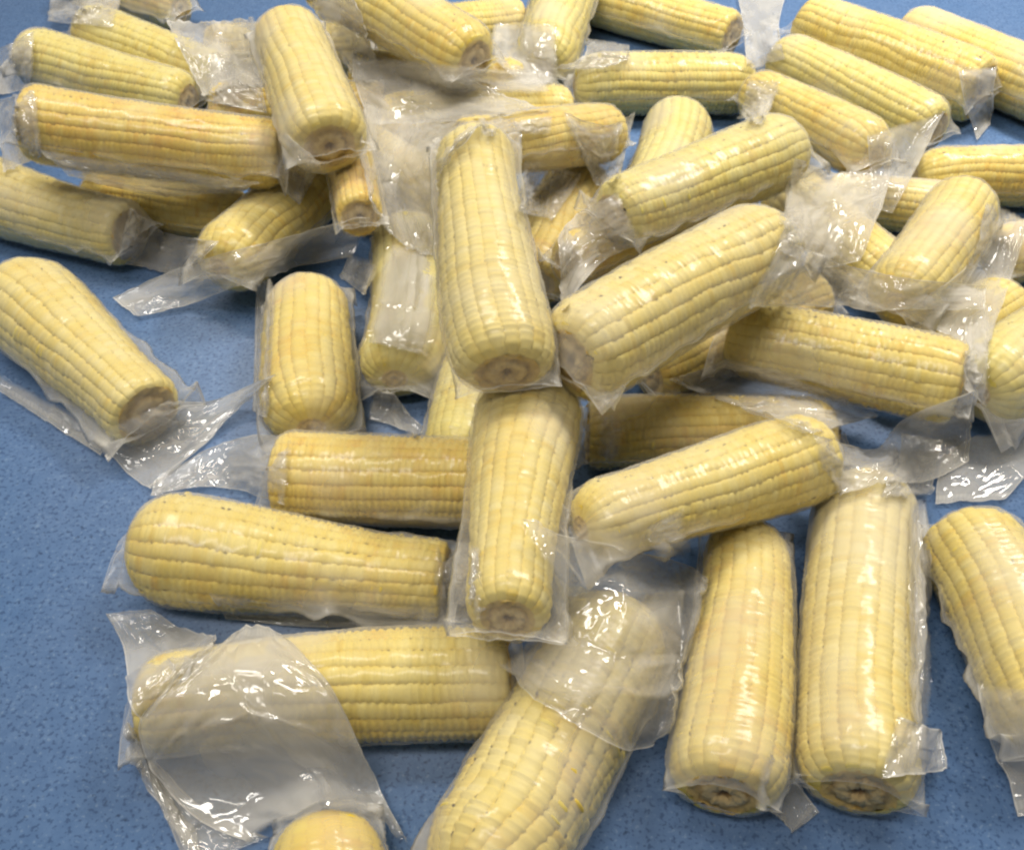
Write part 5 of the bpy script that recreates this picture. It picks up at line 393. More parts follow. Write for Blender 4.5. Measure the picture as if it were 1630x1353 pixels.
    ('C20', 2.0, 0, (), 0, (10, 10), [-2707,4273,586,-2710,4229,554,-2712,4178,525,-2715,4135,493,-2720,4096,459,-2722,4074,443,-2719,4010,421,-2701,3900,419,-2673,3757,434,-2659,3661,429,-2677,4279,581,-2679,4233,549,-2679,4180,520,-2681,4135,488,-2682,4087,457,-2680,4054,445,-2664,3948,441,-2620,3757,477,-2605,3661,470,-2606,3614,441,-2638,4301,568,-2636,4244,539,-2633,4186,511,-2632,4132,482,-2624,4057,462,-2613,3999,461,-2579,3839,480,-2541,3667,507,-2538,3612,481,-2541,3574,446,-2604,4363,535,-2589,4267,522,-2583,4201,496,-2574,4127,474,-2549,3997,477,-2527,3905,492,-2477,3693,534,-2469,3626,513,-2468,3580,481,-2471,3547,444,-2587,4484,472,-2548,4311,491,-2536,4230,471,-2516,4121,464,-2470,3926,496,-2425,3751,548,-2408,3657,537,-2402,3601,510,-2401,3561,476,-2403,3531,436,-2581,4550,436,-2535,4354,464,-2516,4253,453,-2487,4116,458,-2432,3889,505,-2390,3726,551,-2377,3646,535,-2371,3594,506,-2369,3555,472,-2370,3527,432,-2555,4656,363,-2534,4557,351,-2489,4368,378,-2419,4091,446,-2328,3739,551,-2318,3692,547,-2306,3628,524,-2300,3581,495,-2297,3546,459,-2296,3521,420,-2511,4709,307,-2493,4630,287,-2432,4391,339,-2331,4005,458,-2252,3699,545,-2244,3665,536,-2233,3612,511,-2225,3571,480,-2220,3540,445,-2217,3517,406,-2463,4726,267,-2436,4623,260,-2350,4296,353,-2207,3753,546,-2187,3673,535,-2179,3645,524,-2168,3599,497,-2158,3563,466,-2152,3536,432,-2146,3515,394,-2428,4730,243,-2393,4603,248,-2290,4213,371,-2161,3724,543,-2142,3658,526,-2135,3634,515,-2123,3592,487,-2113,3560,456,-2104,3534,422,-2097,3514,384]),
    ('C22', 1.8, 0, (), 0, (10, 10), [-1813,4503,972,-1797,4588,866,-1801,4779,717,-1789,4897,592,-1753,4895,513,-1732,4876,480,-1686,4822,421,-1633,4721,381,-1561,4510,390,-1488,4291,404,-1759,4427,1009,-1727,4419,936,-1735,4623,781,-1736,4802,630,-1715,4864,523,-1697,4857,484,-1654,4804,421,-1597,4671,391,-1514,4378,433,-1462,4261,401,-1685,4337,1056,-1655,4319,983,-1631,4339,894,-1653,4618,704,-1654,4785,551,-1643,4809,497,-1604,4758,429,-1543,4575,417,-1469,4309,443,-1426,4224,393,-1609,4258,1100,-1581,4232,1026,-1555,4226,944,-1546,4315,823,-1580,4660,598,-1578,4726,525,-1545,4687,448,-1471,4400,476,-1420,4243,451,-1370,4095,425,-1542,4197,1134,-1515,4166,1059,-1490,4145,980,-1472,4172,881,-1504,4500,661,-1509,4602,572,-1484,4595,479,-1418,4330,494,-1367,4159,473,-1291,3816,531,-1515,4174,1147,-1489,4143,1071,-1463,4116,994,-1444,4131,899,-1468,4414,695,-1475,4526,602,-1454,4541,500,-1395,4314,498,-1345,4139,478,-1272,3809,529,-1463,4141,1167,-1437,4105,1093,-1410,4068,1017,-1388,4061,930,-1381,4154,802,-1403,4362,671,-1393,4439,543,-1347,4292,507,-1300,4132,478,-1232,3824,518,-1417,4120,1182,-1389,4077,1109,-1360,4030,1037,-1336,4006,956,-1318,4033,854,-1334,4210,737,-1332,4347,584,-1299,4282,513,-1259,4164,466,-1219,4048,419,-1378,4107,1191,-1349,4059,1120,-1319,4003,1052,-1292,3967,976,-1270,3968,885,-1264,4000,826,-1278,4258,625,-1256,4265,525,-1221,4191,458,-1188,4126,387,-1352,4103,1196,-1322,4048,1128,-1290,3985,1062,-1262,3942,989,-1238,3929,903,-1229,3945,850,-1242,4198,653,-1225,4250,533,-1193,4194,459,-1161,4142,382]),
    ('C25', 1.2, 0, (), 0, (10, 10), [686,4893,479,774,5377,273,854,5714,125,917,5812,74,970,5803,66,996,5786,67,1046,5740,74,1095,5687,84,1144,5633,95,1193,5590,101,695,4898,445,781,5366,245,854,5614,135,912,5663,104,962,5630,107,987,5603,114,1032,5524,136,1076,5432,164,1118,5340,192,1161,5257,216,725,5124,307,785,5237,253,840,5287,224,886,5221,243,929,5139,269,950,5096,283,988,4969,328,1023,4826,380,1060,4717,418,1058,4291,588,715,4902,347,759,4832,371,797,4706,418,808,4289,587,851,4250,597,873,4241,599,917,4226,600,962,4213,600,1007,4201,600,1052,4191,599,672,4475,482,700,4235,579,743,4197,591,788,4176,596,833,4163,598,855,4160,598,901,4154,596,946,4150,595,992,4145,593,1037,4140,592,641,4273,549,682,4204,575,726,4172,586,771,4152,591,816,4140,593,839,4136,593,885,4132,592,931,4127,591,977,4123,589,1022,4119,588,580,4259,522,623,4185,551,668,4148,565,714,4124,573,760,4108,578,784,4103,579,830,4095,580,878,4091,580,925,4089,579,972,4086,578,503,4313,468,549,4227,504,594,4158,532,641,4121,547,689,4097,556,713,4088,560,761,4075,564,810,4067,566,859,4063,567,908,4060,567,427,4357,423,478,4314,441,525,4218,482,572,4142,515,621,4104,531,645,4089,537,695,4068,546,745,4054,551,795,4046,554,846,4042,556,374,4366,401,428,4347,409,478,4280,438,526,4177,483,575,4113,511,600,4094,519,650,4067,531,701,4050,538,753,4039,543,804,4033,546]),
    ('C33', 1.2, 1, (), 0, (10, 10), [-224,1526,1322,-167,1541,1315,-110,1573,1299,-52,1619,1277,6,1669,1253,36,1696,1240,96,1749,1214,156,1803,1188,218,1853,1163,280,1883,1149,-219,1461,1339,-164,1490,1325,-108,1541,1300,-51,1595,1273,7,1650,1247,37,1676,1233,96,1731,1207,157,1785,1180,218,1836,1156,280,1866,1141,-209,1225,1439,-157,1319,1393,-104,1458,1325,-49,1555,1278,9,1621,1245,38,1650,1231,97,1706,1203,157,1762,1176,218,1813,1151,279,1844,1136,-184,571,1748,-146,975,1548,-100,1290,1393,-47,1492,1293,10,1589,1245,39,1623,1228,98,1683,1199,157,1740,1171,218,1792,1145,279,1822,1130,-180,526,1757,-134,555,1742,-95,1074,1485,-45,1400,1323,11,1552,1248,40,1596,1226,98,1662,1193,158,1720,1165,218,1772,1139,278,1803,1123,-179,508,1759,-132,532,1747,-92,966,1531,-43,1344,1344,12,1531,1250,40,1581,1226,99,1652,1191,158,1711,1161,218,1763,1135,278,1794,1120,-176,480,1761,-130,499,1751,-84,580,1710,-41,1221,1390,13,1485,1258,41,1551,1225,99,1632,1184,158,1693,1154,218,1746,1127,278,1777,1112,-174,454,1761,-128,470,1753,-82,520,1727,-39,1108,1432,14,1436,1267,42,1519,1225,100,1614,1178,159,1678,1146,218,1732,1119,278,1763,1103,-171,432,1759,-126,447,1751,-80,487,1731,-37,988,1478,15,1382,1279,43,1487,1226,101,1598,1170,159,1665,1136,218,1719,1109,278,1750,1093,-169,411,1757,-123,425,1750,-78,461,1731,-35,923,1497,16,1350,1280,44,1467,1221,102,1586,1160,160,1655,1125,219,1709,1098,278,1741,1082]),
    ('C15', 1.0, 0, (), 0, (10, 10), [-1218,1891,53,-1195,1878,48,-1169,1855,50,-1140,1810,67,-1096,1678,141,-1064,1548,221,-981,1183,451,-948,1098,496,-919,1034,527,-894,994,542,-1227,1863,45,-1204,1849,40,-1178,1826,41,-1150,1787,53,-1111,1681,110,-1081,1571,177,-994,1181,425,-957,1074,484,-928,1010,514,-901,961,535,-1234,1826,43,-1211,1811,38,-1186,1789,38,-1159,1755,46,-1124,1677,84,-1099,1595,132,-1031,1319,304,-966,1054,469,-936,982,505,-908,928,528,-1240,1786,43,-1217,1771,38,-1192,1748,37,-1166,1718,42,-1135,1661,65,-1114,1602,97,-1053,1369,240,-976,1038,452,-944,955,494,-916,897,521,-1247,1746,44,-1223,1730,38,-1199,1707,37,-1173,1679,40,-1144,1635,54,-1127,1593,74,-1074,1413,181,-988,1032,428,-952,930,483,-923,867,512,-1250,1726,44,-1226,1710,38,-1202,1687,37,-1176,1659,39,-1149,1619,50,-1132,1584,66,-1084,1428,156,-995,1037,410,-956,919,476,-927,852,508,-1256,1686,44,-1233,1670,38,-1208,1646,37,-1183,1619,38,-1156,1584,44,-1141,1558,54,-1101,1445,114,-1036,1191,274,-965,899,461,-934,824,498,-1262,1647,44,-1239,1630,38,-1214,1605,37,-1189,1578,37,-1163,1546,41,-1149,1525,47,-1114,1443,86,-1057,1235,214,-975,884,443,-942,797,488,-1269,1610,44,-1245,1591,37,-1220,1566,36,-1195,1538,37,-1170,1508,39,-1156,1489,42,-1125,1426,68,-1075,1259,167,-987,880,417,-951,773,476,-1277,1581,38,-1252,1558,34,-1227,1529,34,-1202,1501,34,-1177,1473,34,-1164,1459,34,-1135,1404,53,-1089,1261,135,-1019,984,314,-959,751,463]),
    ('C34', 1.2, 1, (), 0, (10, 10), [84,1536,1004,133,1595,962,182,1659,916,233,1728,867,286,1807,813,313,1852,783,369,1970,707,433,2158,592,487,2185,565,540,2181,555,81,1550,961,128,1615,915,176,1689,865,227,1777,805,283,1979,683,310,2030,649,364,2108,595,417,2143,564,468,2143,552,519,2135,545,75,1504,935,121,1669,834,172,1895,699,224,2068,592,274,2128,548,299,2128,543,346,2107,543,393,2083,546,440,2065,545,487,2055,539,64,1089,1111,110,1480,882,161,1908,632,212,2123,500,257,2127,488,279,2094,501,321,2032,526,364,1993,539,408,1972,541,452,1961,536,51,178,1578,96,1074,1059,146,1701,692,195,2003,510,238,2026,488,258,1995,501,297,1934,526,336,1899,537,377,1880,539,417,1871,535,49,141,1580,91,879,1149,139,1557,750,187,1911,538,229,1963,498,248,1942,506,286,1892,526,324,1858,537,363,1838,540,402,1829,537,48,70,1581,82,544,1298,125,1228,892,171,1691,613,210,1829,524,229,1831,519,264,1803,527,298,1774,536,333,1756,539,369,1746,537,48,6,1578,72,60,1541,112,856,1063,155,1441,710,193,1689,555,210,1720,533,242,1716,528,273,1694,534,304,1677,537,336,1667,536,48,-46,1574,70,-8,1547,101,515,1228,141,1191,816,178,1561,588,194,1623,547,223,1643,529,251,1625,533,279,1609,536,307,1600,535,48,-81,1572,68,-51,1549,88,8,1509,132,1040,878,168,1485,603,183,1565,551,210,1597,525,236,1576,532,261,1562,535,287,1552,535]),
    ('F0', 1.3, 1, (), 0, (10, 10), [-1456,4363,519,-1310,4262,553,-1092,4002,649,-839,3547,828,-628,3342,902,-537,3299,914,-339,3284,907,-140,3696,715,55,4091,530,199,4272,442,-1452,4324,509,-1310,4245,532,-1098,4025,611,-845,3579,787,-630,3345,873,-537,3298,887,-335,3285,879,-130,3692,689,71,4079,508,220,4260,420,-1449,4286,498,-1311,4228,512,-1105,4052,571,-856,3646,730,-633,3351,842,-538,3301,858,-331,3289,851,-120,3698,658,87,4069,484,240,4246,398,-1448,4259,482,-1312,4213,490,-1112,4077,532,-871,3763,650,-636,3363,809,-539,3307,827,-328,3297,820,-111,3728,618,103,4060,460,260,4223,380,-1447,4237,464,-1313,4199,468,-1117,4092,497,-881,3824,595,-639,3384,772,-541,3319,794,-325,3311,786,-101,3758,576,119,4016,452,278,4137,391,-1447,4226,455,-1314,4192,457,-1120,4097,480,-886,3857,566,-642,3399,752,-541,3327,777,-323,3321,768,-96,3747,567,126,3951,467,285,4036,423,-1445,4197,440,-1313,4168,439,-1124,4099,450,-896,3915,511,-648,3454,698,-544,3351,738,-321,3354,726,-85,3664,577,138,3684,560,292,3646,572,-1435,4119,447,-1307,4101,441,-1124,4073,432,-903,3952,464,-668,3675,570,-548,3400,688,-322,3483,639,-74,3578,588,152,3584,578,309,3585,573,-1410,3947,496,-1274,3865,518,-1117,3991,440,-903,3917,450,-671,3694,532,-561,3590,572,-319,3511,598,-64,3529,582,166,3536,574,326,3536,569,-1387,3794,538,-1265,3781,528,-1110,3911,447,-897,3831,460,-659,3516,584,-556,3499,585,-314,3488,580,-54,3491,572,181,3500,563,345,3508,556]),
    ('C16', 0.9, 0, (), 0, (10, 10), [-3347,447,79,-3254,405,51,-3145,338,45,-3034,266,45,-2920,187,52,-2859,140,62,-2716,8,119,-2528,-207,254,-2436,-259,244,-2370,-267,190,-3344,431,74,-3252,388,47,-3145,321,41,-3035,248,40,-2924,173,44,-2866,131,50,-2742,30,78,-2612,-84,121,-2508,-158,127,-2429,-186,92,-3339,409,73,-3248,367,46,-3142,300,40,-3033,227,39,-2924,154,40,-2870,117,42,-2760,39,49,-2651,-41,60,-2549,-109,60,-2462,-153,39,-3334,387,73,-3243,344,45,-3138,277,39,-3030,205,39,-2923,132,39,-2870,96,40,-2765,25,42,-2661,-46,44,-2561,-114,43,-2465,-176,39,-3328,365,73,-3238,322,45,-3134,255,39,-3027,182,39,-2921,110,39,-2869,74,40,-2765,3,40,-2664,-66,41,-2564,-134,40,-2467,-199,39,-3325,354,73,-3236,311,46,-3132,243,39,-3026,171,39,-2920,99,39,-2868,63,40,-2765,-8,40,-2664,-77,41,-2565,-145,40,-2468,-210,39,-3319,332,73,-3231,288,46,-3128,221,40,-3023,149,39,-2918,76,39,-2867,40,40,-2765,-30,40,-2664,-100,41,-2566,-167,40,-2470,-233,39,-3313,310,73,-3226,266,46,-3124,199,40,-3020,126,39,-2916,54,39,-2865,18,40,-2764,-53,40,-2665,-122,41,-2568,-190,40,-2473,-255,39,-3308,290,72,-3222,245,45,-3120,177,39,-3017,104,39,-2914,32,39,-2864,-4,40,-2764,-75,40,-2665,-144,41,-2569,-212,40,-2475,-277,39,-3306,273,67,-3220,228,41,-3119,159,36,-3016,85,36,-2914,12,37,-2864,-23,37,-2765,-94,38,-2667,-164,38,-2571,-232,39,-2477,-300,39]),
]


def end_factor(s, r, kind):
    e, m = END[kind]
    e = e * r
    k = np.clip((e - s) / e, 0, 1)
    return 1.0 - (1.0 - m) * (1.0 - np.sqrt(np.clip(1.0 - k ** 2.2, 0, 1)))

def radius_at(s, L, ra, rb, ka, kb):
    t = np.clip(s / L, 0, 1)
    w = np.clip((t - 0.12) / 0.76, 0, 1)
    w = w * w * (3 - 2 * w)
    base = ra + (rb - ra) * w
    return base * end_factor(s, ra, ka) * end_factor(L - s, rb, kb)

def smooth_noise(rng, n, step):
    m = max(4, int(n / step) + 3)
    p = rng.normal(size=m)
    x = np.linspace(0, m - 1.001, n)
    i = x.astype(int)
    f = x - i
    f = f * f * (3 - 2 * f)
    return p[i] * (1 - f) + p[i + 1] * f

def noise2(rng, X, Y, scale):
    """smooth value noise in -1..1 over arrays of coordinates (metres), feature size = scale"""
    a = rng.uniform(0, np.pi)
    x = (X * np.cos(a) + Y * np.sin(a)) / scale + 1000.0 + rng.uniform(0, 50)
    y = (-X * np.sin(a) + Y * np.cos(a)) / scale + 1000.0 + rng.uniform(0, 50)
    tab = rng.uniform(-1, 1, size=(64, 64))
    i, j = np.floor(x).astype(int), np.floor(y).astype(int)
    f, g = x - i, y - j
    f = f * f * (3 - 2 * f)
    g = g * g * (3 - 2 * g)
    t = lambda p, q: tab[p % 64, q % 64]
    return (t(i, j) * (1 - f) + t(i + 1, j) * f) * (1 - g) + (t(i, j + 1) * (1 - f) + t(i + 1, j + 1) * f) * g

def crumple(rng, X, Y, scale, fold):
    """sharp-edged folds: a triangle wave of smooth noise"""
    n = noise2(rng, X, Y, scale) + 0.35 * noise2(rng, X, Y, scale * 0.45)
    return np.abs(((n * fold + 0.5) % 2.0) - 1.0) * 2 - 1

def build_packet(c):
    A, B = np.array(c["a"]), np.array(c["b"])
    ra, rb, ka, kb = c["ra"], c["rb"], c["ka"], c["kb"]
    rng = np.random.default_rng(c["seed"])
    L = float(np.linalg.norm(B - A))
    ax = (B - A) / L
    lat = np.cross((0, 0, 1.0), ax)
    lat /= np.linalg.norm(lat)
    upv = np.cross(ax, lat)
    root = bpy.data.objects.new("packed_corn_cob", None)
    col.objects.link(root)
    mid = (A + B) / 2
    base = mid - np.array((0, 0, (ra + rb) / 2))
    root.location = base
    root.empty_display_size = 0.02
    root["label"] = c["label"]
    root["category"] = "corn cob"
    root["group"] = "vacuum packed corn cobs heaped on the table"
    bow = c.get("bow", 0.0) + rng.normal() * 0.0024
    bow2 = rng.normal() * 0.0012

    g1, g2, g3 = rng.uniform(0, 6.28, 3)
    ga, gb = rng.normal(size=2) * 0.009

    def place(s, y, z):
        g = 1 + ga * np.sin(3.1 * s / L * 2 + g1) + gb * np.sin(7.0 * s / L + g2)
        y = y * g * (1 + 0.03 * math.sin(g3))
        z = z * g * (1 - 0.03 * math.sin(g3))
        q = 4 * np.clip(s / L, 0, 1) * (1 - np.clip(s / L, 0, 1))
        return (A - base) + s[..., None] * ax + (y + bow * q)[..., None] * lat + (z + bow2 * q)[..., None] * upv

    # ---- core of the cob
    ns, nt_ = 24, 28
    s = np.linspace(0.0008, L - 0.0008, ns)
    r = radius_at(s, L, ra, rb, ka, kb) * 0.915
    th = np.linspace(0, 2 * np.pi, nt_, endpoint=False)
    S, T = np.meshgrid(s, th, indexing="ij")
    Rr = np.repeat(r[:, None], nt_, 1)
    core = link("cob", quad_mesh("cob", place(S, Rr * np.cos(T), Rr * np.sin(T)).reshape(-1, 3), grid_faces(ns, nt_, True), MAT_CORE), root)

    # ---- cut ends
    for end, kind, rr in ((0, ka, ra), (1, kb, rb)):
        m = END[kind][1]
        prof = [(1.0, -0.035), (0.92, 0.0), (0.80, -0.03), (0.70, -0.055), (0.60, 0.01), (0.46, 0.035), (0.34, 0.03), (0.25, -0.02), (0.14, -0.10), (0.01, -0.12)]
        R0 = rr * m * 1.0
        th2 = np.linspace(0, 2 * np.pi, 32, endpoint=False)
        pr = np.array([q[0] for q in prof])
        hz = np.array([q[1] for q in prof])
        P, T2 = np.meshgrid(pr, th2, indexing="ij")
        jit = 1 + 0.07 * rng.normal(size=P.shape) * (P > 0.3) * (P < 0.97)
        hh = np.repeat(hz[:, None], 32, 1) * R0 + rng.normal(size=P.shape) * R0 * 0.035 * (P > 0.05)
        sgn = -1 if end == 0 else 1
        sv = (0.0 if end == 0 else L) + sgn * (hh + 0.0004)
        me = quad_mesh("cut_end", place(sv, P * jit * R0 * np.cos(T2), P * jit * R0 * np.sin(T2)).reshape(-1, 3),
                       grid_faces(len(prof), 32, True, flip=(end == 1)), MAT_TIP if kind == "round" else MAT_CUT, tone=P)
        link("cut_end", me, core)

    # ---- kernel rows
    n_rows, irr, groove = c["rows"], c["irr"], c.get("groove", 0.72)
    pitch = 0.0035 * c.get("pitch", 1.0)
    nk = max(8, int(L / pitch))
    near = mid[1] < 0.22
    per, na = 3, (6 if near else 4)
    nu = nk * per + 1
    tw = rng.normal() * 0.22
    wob = smooth_noise(rng, nu, 60) * 0.028 * (1 + irr)
    ph0 = rng.uniform(0, 2 * np.pi)
    bounds = []
    sgrid = np.linspace(0, L, nu)
    for i in range(n_rows):
        bounds.append(2 * np.pi * i / n_rows + ph0 + tw * np.linspace(-.5, .5, nu) + wob + smooth_noise(rng, nu, 22) * 0.05 * (0.30 + irr) * 2 * np.pi / n_rows * 1.1)
    mat = MAT_KERNEL[c["tint"]]
    cob_tone = rng.normal() * 0.05
    rmean0 = (ra + rb) / 2
    for i in range(n_rows):
        # uneven kernel lengths, row shifted against its neighbours
        w = 1 + rng.normal(size=nk) * (0.10 + 0.12 * irr)
        w = np.clip(w, 0.6, 1.5)
        edges = np.concatenate([[0], np.cumsum(w)])
        edges = edges / edges[-1] * L
        edges[1:-1] += (rng.uniform(-0.5, 0.5)) * L / nk
        sk = np.concatenate([edges[k] + (edges[k + 1] - edges[k]) * np.arange(per) / per for k in range(nk)] + [[L]])
        wk = np.concatenate([np.tile(np.arange(per) / per * 2 - 1, nk), [-1.0]])
        b0 = np.interp(sk, sgrid, bounds[i])
        b1 = np.interp(sk, sgrid, bounds[(i + 1) % n_rows]) + (2 * np.pi if i == n_rows - 1 else 0)
        kid = np.minimum(np.arange(nu) // per, nk - 1)
        kh = rng.normal(size=nk) * (0.007 + 0.014 * irr)
        kh = np.where(rng.random(nk) < 0.02 + 0.03 * irr, kh - 0.022, kh)
        ktone = 0.5 + cob_tone + rng.normal(size=nk) * 0.13 + rng.normal() * 0.05
        v = np.array([-1, -0.82, -0.45, 0, 0.45, 0.82, 1.0]) if near else np.array([-1, -0.72, 0, 0.72, 1.0])
        R = radius_at(sk, L, ra, rb, ka, kb)
        dr = groove * (0.024 * v ** 2 + 0.042 * np.abs(v) ** 6)
        dk = (0.35 + 0.65 * groove) * 0.052 * np.abs(wk) ** 2.5
        h = 1 + kh[kid][:, None] * (1 - np.abs(wk)[:, None] ** 4) - dr[None, :] - dk[:, None] * (1 - 0.3 * np.abs(v)[None, :])
        ang = b0[:, None] + (b1 - b0)[:, None] * (v[None, :] * 0.53 + 0.5)
        RR = R[:, None] * h
        SS = np.repeat(sk[:, None], na + 1, 1)
        pts = place(SS, RR * np.cos(ang), RR * np.sin(ang))
        tone = np.repeat(ktone[kid][:, None], na + 1, 1)
        blotch = noise2(np.random.default_rng(c["seed"] + 5), SS, ang * rmean0, 0.020) * 0.22
        speck = noise2(rng, SS, ang * rmean0, 0.0016) * 0.07
        tone = tone + blotch + speck + 0.12 * (1 - np.abs(v))[None, :]
        link("kernel_row", quad_mesh("kernel_row", pts.reshape(-1, 3), grid_faces(nu, na + 1, flip=False), mat, tone=tone), core)

    # ---- the bag drawn tight round the cob, with a fin along both side seams
    ea, eb = c["ea"], c["eb"]
    fin = c["fin"]
    sa = -ea + ea * (np.arange(10) / 10.0) ** 1.0
    sb = L + eb * (np.arange(1, 11) / 10.0)
    s = np.concatenate([sa, np.linspace(0, L, 112 if near else 84), sb])
    ns = len(s)
    nth = 88 if near else 72
    rf = radius_at(np.clip(s, 0, L), L, ra, rb, ka, kb)
    # film bridges rounded shoulders a little
    rmean = (ra + rb) / 2
    rf = np.maximum(rf, 0.0) + 0.0010
    wv = 1 + 0.35 * smooth_noise(rng, ns, 9)
    wseam = np.maximum(rmean * (1.04 + fin * np.clip(wv, 0.25, 1.7)), rf * 1.03)
    th = np.linspace(0, 2 * np.pi, nth, endpoint=False)
    rho = np.zeros((ns, nth))
    p0 = np.arccos(np.clip(rf / wseam, 0, 0.9999))[:, None]
    tt = np.abs(((th + np.pi / 2) % np.pi) - np.pi / 2)[None, :]      # angle from the nearer seam
    rho = np.where(tt < p0, rf[:, None] / np.cos(p0 - tt), rf[:, None])
    y = rho * np.cos(th)[None, :]
    z = rho * np.sin(th)[None, :]
    # vacuum pulls the two sheets together next to the seam
    yt = (rf[:, None] * np.cos(p0))
    k = np.clip((np.abs(y) - yt) / np.maximum(wseam[:, None] - yt, 1e-6), 0, 1)
    z = np.where(tt < p0, z * (1 - 0.55 * k), z)
    out_d = np.where(s < 0, -s, np.where(s > L, s - L, 0.0))
    q = np.exp(-out_d / (0.16 * rmean))
    z = z * q[:, None]
    # wrinkles
    w1 = np.array([smooth_noise(rng, nth, 5) for _ in range(ns)])
    w2 = np.stack([smooth_noise(rng, ns, 6) for _ in range(nth)], 1)
    w2 = (w2 + np.roll(w2, 1, 1) + np.roll(w2, -1, 1)) / 2
    Sg, Tg = np.meshgrid(s, th * rmean, indexing="ij")
    wr = 0.00016 * w2 + 0.00005 * w1 + 0.00022 * crumple(rng, Sg * 0.6, Tg, 0.013, 1.6) + 0.00010 * crumple(rng, Sg, Tg, 0.005, 1.2)
    hug = smooth_noise(rng, ns, 20)[:, None] * 0.35 + 0.75
    rowph = np.interp(s, np.linspace(0, L, nu), bounds[0])
    wr = wr + 0.00030 * hug * np.abs(np.sin(0.5 * n_rows * (Tg / rmean - rowph[:, None]))) + 0.00014 * np.sin(2 * np.pi * Sg / pitch + 2.0 * noise2(rng, Tg, Tg, 0.006)) - 0.0002
    nearend = np.exp(-np.minimum(s, L - s).clip(0) / 0.012)[:, None]
    wr = wr + 0.00045 * nearend * np.repeat(smooth_noise(rng, nth, 4)[None, :], ns, 0)
    z = z + wr * np.sin(th)[None, :]
    y = y + wr * np.cos(th)[None, :]
    # fins and bag ends ripple and hang
    over = np.clip(np.abs(y) - rf[:, None] * 0.98, 0, None)
    rip = smooth_noise(rng, ns, 7)[:, None] * np.where(np.cos(th) > 0, 1, 0)[None, :] + smooth_noise(rng, ns, 7)[:, None] * np.where(np.cos(th) > 0, 0, 1)[None, :]
    z = z + over * (0.35 * rip - 0.35)
    endw = smooth_noise(rng, nth, 9)[None, :] * 0.10 * out_d[:, None]
    z = z + endw - 0.9 * np.maximum(out_d - 0.004, 0)[:, None] * c.get("hang", 0.6)
    S = np.repeat(s[:, None], nth, 1)
    pts = place(S, y, z)
    pts_w = pts + base
    pts_w[..., 2] = np.maximum(pts_w[..., 2], 0.0006 + 0.0006 * rng.random(pts_w[..., 2].shape))
    pts = pts_w - base
    seam = np.exp(-((tt * wseam[:, None]) / 0.0022) ** 2) * (np.abs(y) > rf[:, None] * 1.03)
    frost = np.clip(noise2(rng, Sg * 0.7, Tg, 0.034) * 1.3 - 0.05, 0, 1) * 0.50 + np.clip(noise2(rng, Sg, Tg, 0.010), 0, 1) * 0.14
    tone = seam * 0.5 + frost
    tone[0, :] = 0.8
    tone[-1, :] = 0.8
    bag = link("bag", quad_mesh("bag", pts.reshape(-1, 3), grid_faces(ns, nth, True), MAT_FILM, tone=tone), root)
    return root, bag, base

def catmull(P, n):
    """resample the first axis of P to n points with Catmull-Rom"""
    m = P.shape[0]
    x = np.linspace(0, m - 1, n)
    i = np.clip(x.astype(int), 0, m - 2)
    f = (x - i).reshape((-1,) + (1,) * (P.ndim - 1))
    g = lambda k: P[np.clip(k, 0, m - 1)]
    p0, p1, p2, p3 = g(i - 1), g(i), g(i + 1), g(i + 2)
    return 0.5 * (2 * p1 + (p2 - p0) * f + (2 * p0 - 5 * p1 + 4 * p2 - p3) * f ** 2 + (3 * p1 - p0 - 3 * p2 + p3) * f ** 3)

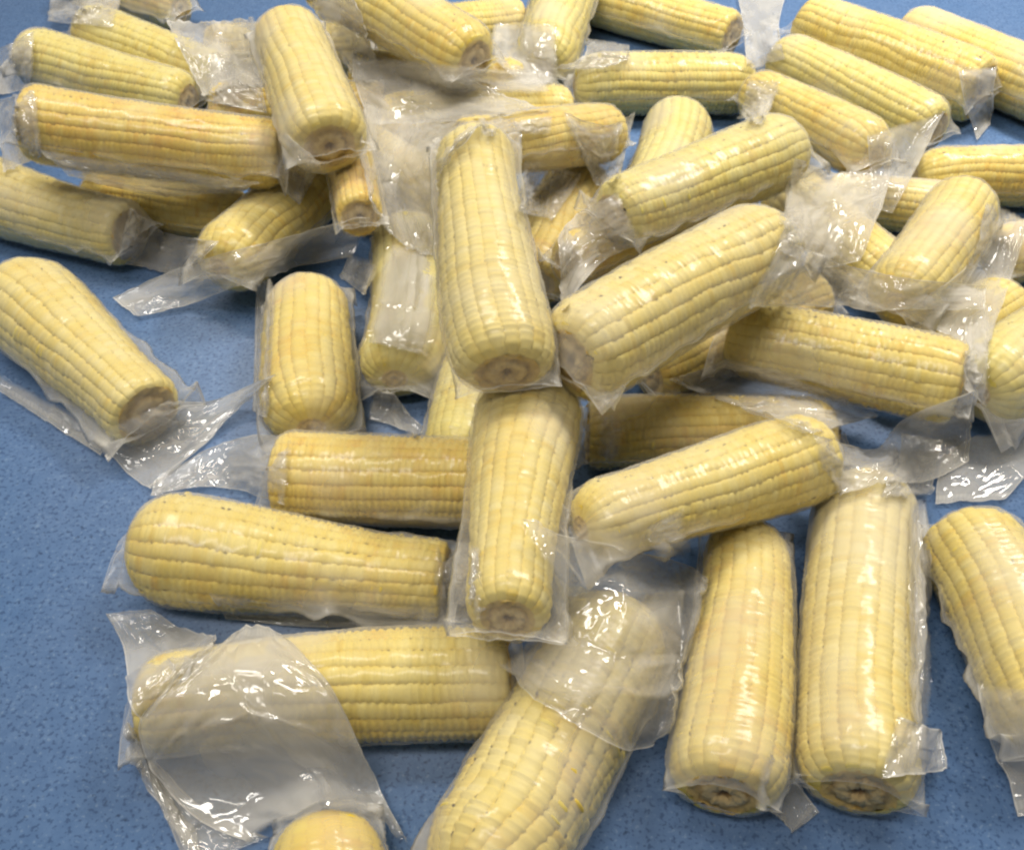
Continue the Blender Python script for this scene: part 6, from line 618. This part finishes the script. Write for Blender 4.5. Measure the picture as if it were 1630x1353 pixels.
def build_flap(ctrl, bag, base, seed, crinkle, soft, pleats, cloud):
    rng = np.random.default_rng(seed)
    n = 74 if ctrl[..., 1].mean() < 0.22 else 38
    P = catmull(ctrl, n)
    P = catmull(P.transpose(1, 0, 2), n).transpose(1, 0, 2)
    du = np.gradient(P, axis=0)
    dv = np.gradient(P, axis=1)
    N = np.cross(du, dv)
    N /= np.linalg.norm(N, axis=-1, keepdims=True) + 1e-12
    if N[..., 2].mean() < 0:
        N = -N
    lu = np.linalg.norm(du, axis=-1).mean() * n
    lv = np.linalg.norm(dv, axis=-1).mean() * n
    U, V = np.meshgrid(np.linspace(0, 1, n) * lu, np.linspace(0, 1, n) * lv, indexing="ij")
    def folds(count, amp, width):
        h = np.zeros_like(U)
        for _ in range(count):
            cx, cy = rng.uniform(0, lu), rng.uniform(0, lv)
            a = rng.uniform(0, np.pi)
            nx, ny = np.cos(a), np.sin(a)
            d = (U - cx) * nx + (V - cy) * ny
            along = -(U - cx) * ny + (V - cy) * nx
            ln = rng.uniform(0.012, 0.04)
            w = width * rng.uniform(0.6, 1.6)
            h += amp * rng.normal() * np.exp(-np.abs(d) / w) * np.exp(-(along / ln) ** 2)
        return h
    layers = []
    h1 = folds(int(8 * crinkle) + 3, 0.0016 * crinkle, 0.0035) + folds(5, 0.0018, 0.010)
    h1 = h1 + crinkle * (0.0008 * crumple(rng, U, V, 0.026, 2.2) + 0.00032 * crumple(rng, U * 0.5, V, 0.008, 1.6)) + 0.0012 * noise2(rng, U, V, 0.03)
    h2 = folds(int(6 * crinkle) + 3, 0.0014 * crinkle, 0.004) + crinkle * 0.0008 * crumple(rng, U, V, 0.018, 1.4) - 0.0014
    u1, v1 = np.linspace(0, 1, n)[:, None], np.linspace(0, 1, n)[None, :]
    edge = np.minimum(np.minimum(v1 * lv, (1 - v1) * lv), (1 - u1) * lu)
    for v0, amp in pleats:
        h1 = h1 + amp * np.exp(-np.abs(v1 + 0.05 * noise2(rng, U, V, 0.03) - v0) * lv / 0.0035) * np.clip(u1 * 5, 0, 1)
    if not soft:
        h1 = h1 + 0.0011 * np.exp(-edge / 0.0018) * (0.6 + 0.5 * noise2(rng, U, V, 0.02))
    frost = np.clip(noise2(rng, U, V, 0.030) * 0.9 + 0.1, 0, 1) * 0.42 + np.clip(noise2(rng, U * 0.4, V, 0.007), 0, 1) * 0.16
    u, v = np.linspace(0, 1, n)[:, None], np.linspace(0, 1, n)[None, :]
    rim = np.minimum(np.minimum(v, 1 - v), 1 - u) / 0.10
    close = np.clip(rim, 0, 1)
    top = P + N * h1[..., None]
    bot = P + N * (h1 * (1 - close) + (h1 * 0.35 + h2 - 0.0006) * close)[..., None] - N * 0.0002
    e = np.minimum(np.minimum(v * lv, (1 - v) * lv), (1 - u) * lu)
    tone = np.clip(1 - e / 0.0012, 0, 1) * (0.0 if soft else 1.1) + frost + cloud  # bright highlight along the film edge painted in as extra haze, plus frost
    if not soft:
        dist = (1 - u) * lu
        tone = tone + 0.35 * (np.abs(dist - 0.0075) < 0.0022) * (0.7 + 0.3 * np.sin(V * 2600))
    # where the loose end runs into the tight part of the bag it is as clear as the rest
    clear = np.clip(u * lu / (0.014 if soft else 0.010), 0, 1)
    if soft:
        clear = clear * np.clip(e / 0.010, 0, 1)
    clear = clear * clear * (3 - 2 * clear)
    tone = (tone + 0.66) * clear - 0.66
    pts = np.concatenate([top.reshape(-1, 3), bot.reshape(-1, 3)])
    pts[:, 2] = np.maximum(pts[:, 2], 0.0012)
    faces = np.concatenate([grid_faces(n, n), grid_faces(n, n, offset=n * n, flip=True)])
    me = quad_mesh("flap", pts - base, faces, MAT_FLAP, tone=np.concatenate([tone.ravel(), np.minimum(tone, 0.2 + cloud).ravel()]))
    return link("flap", me, bag)

for key, c in COBS.items():
    root, bag, base = build_packet(c)
    for fi, (owner, crinkle, soft, pleats, cloud, size, data) in enumerate(FLAPS):
        if owner != key:
            continue
        ctrl = np.array(data, dtype=float).reshape(size[0], size[1], 3) / 10000.0
        build_flap(ctrl, bag, base, 500 + fi, crinkle, soft, pleats, cloud)
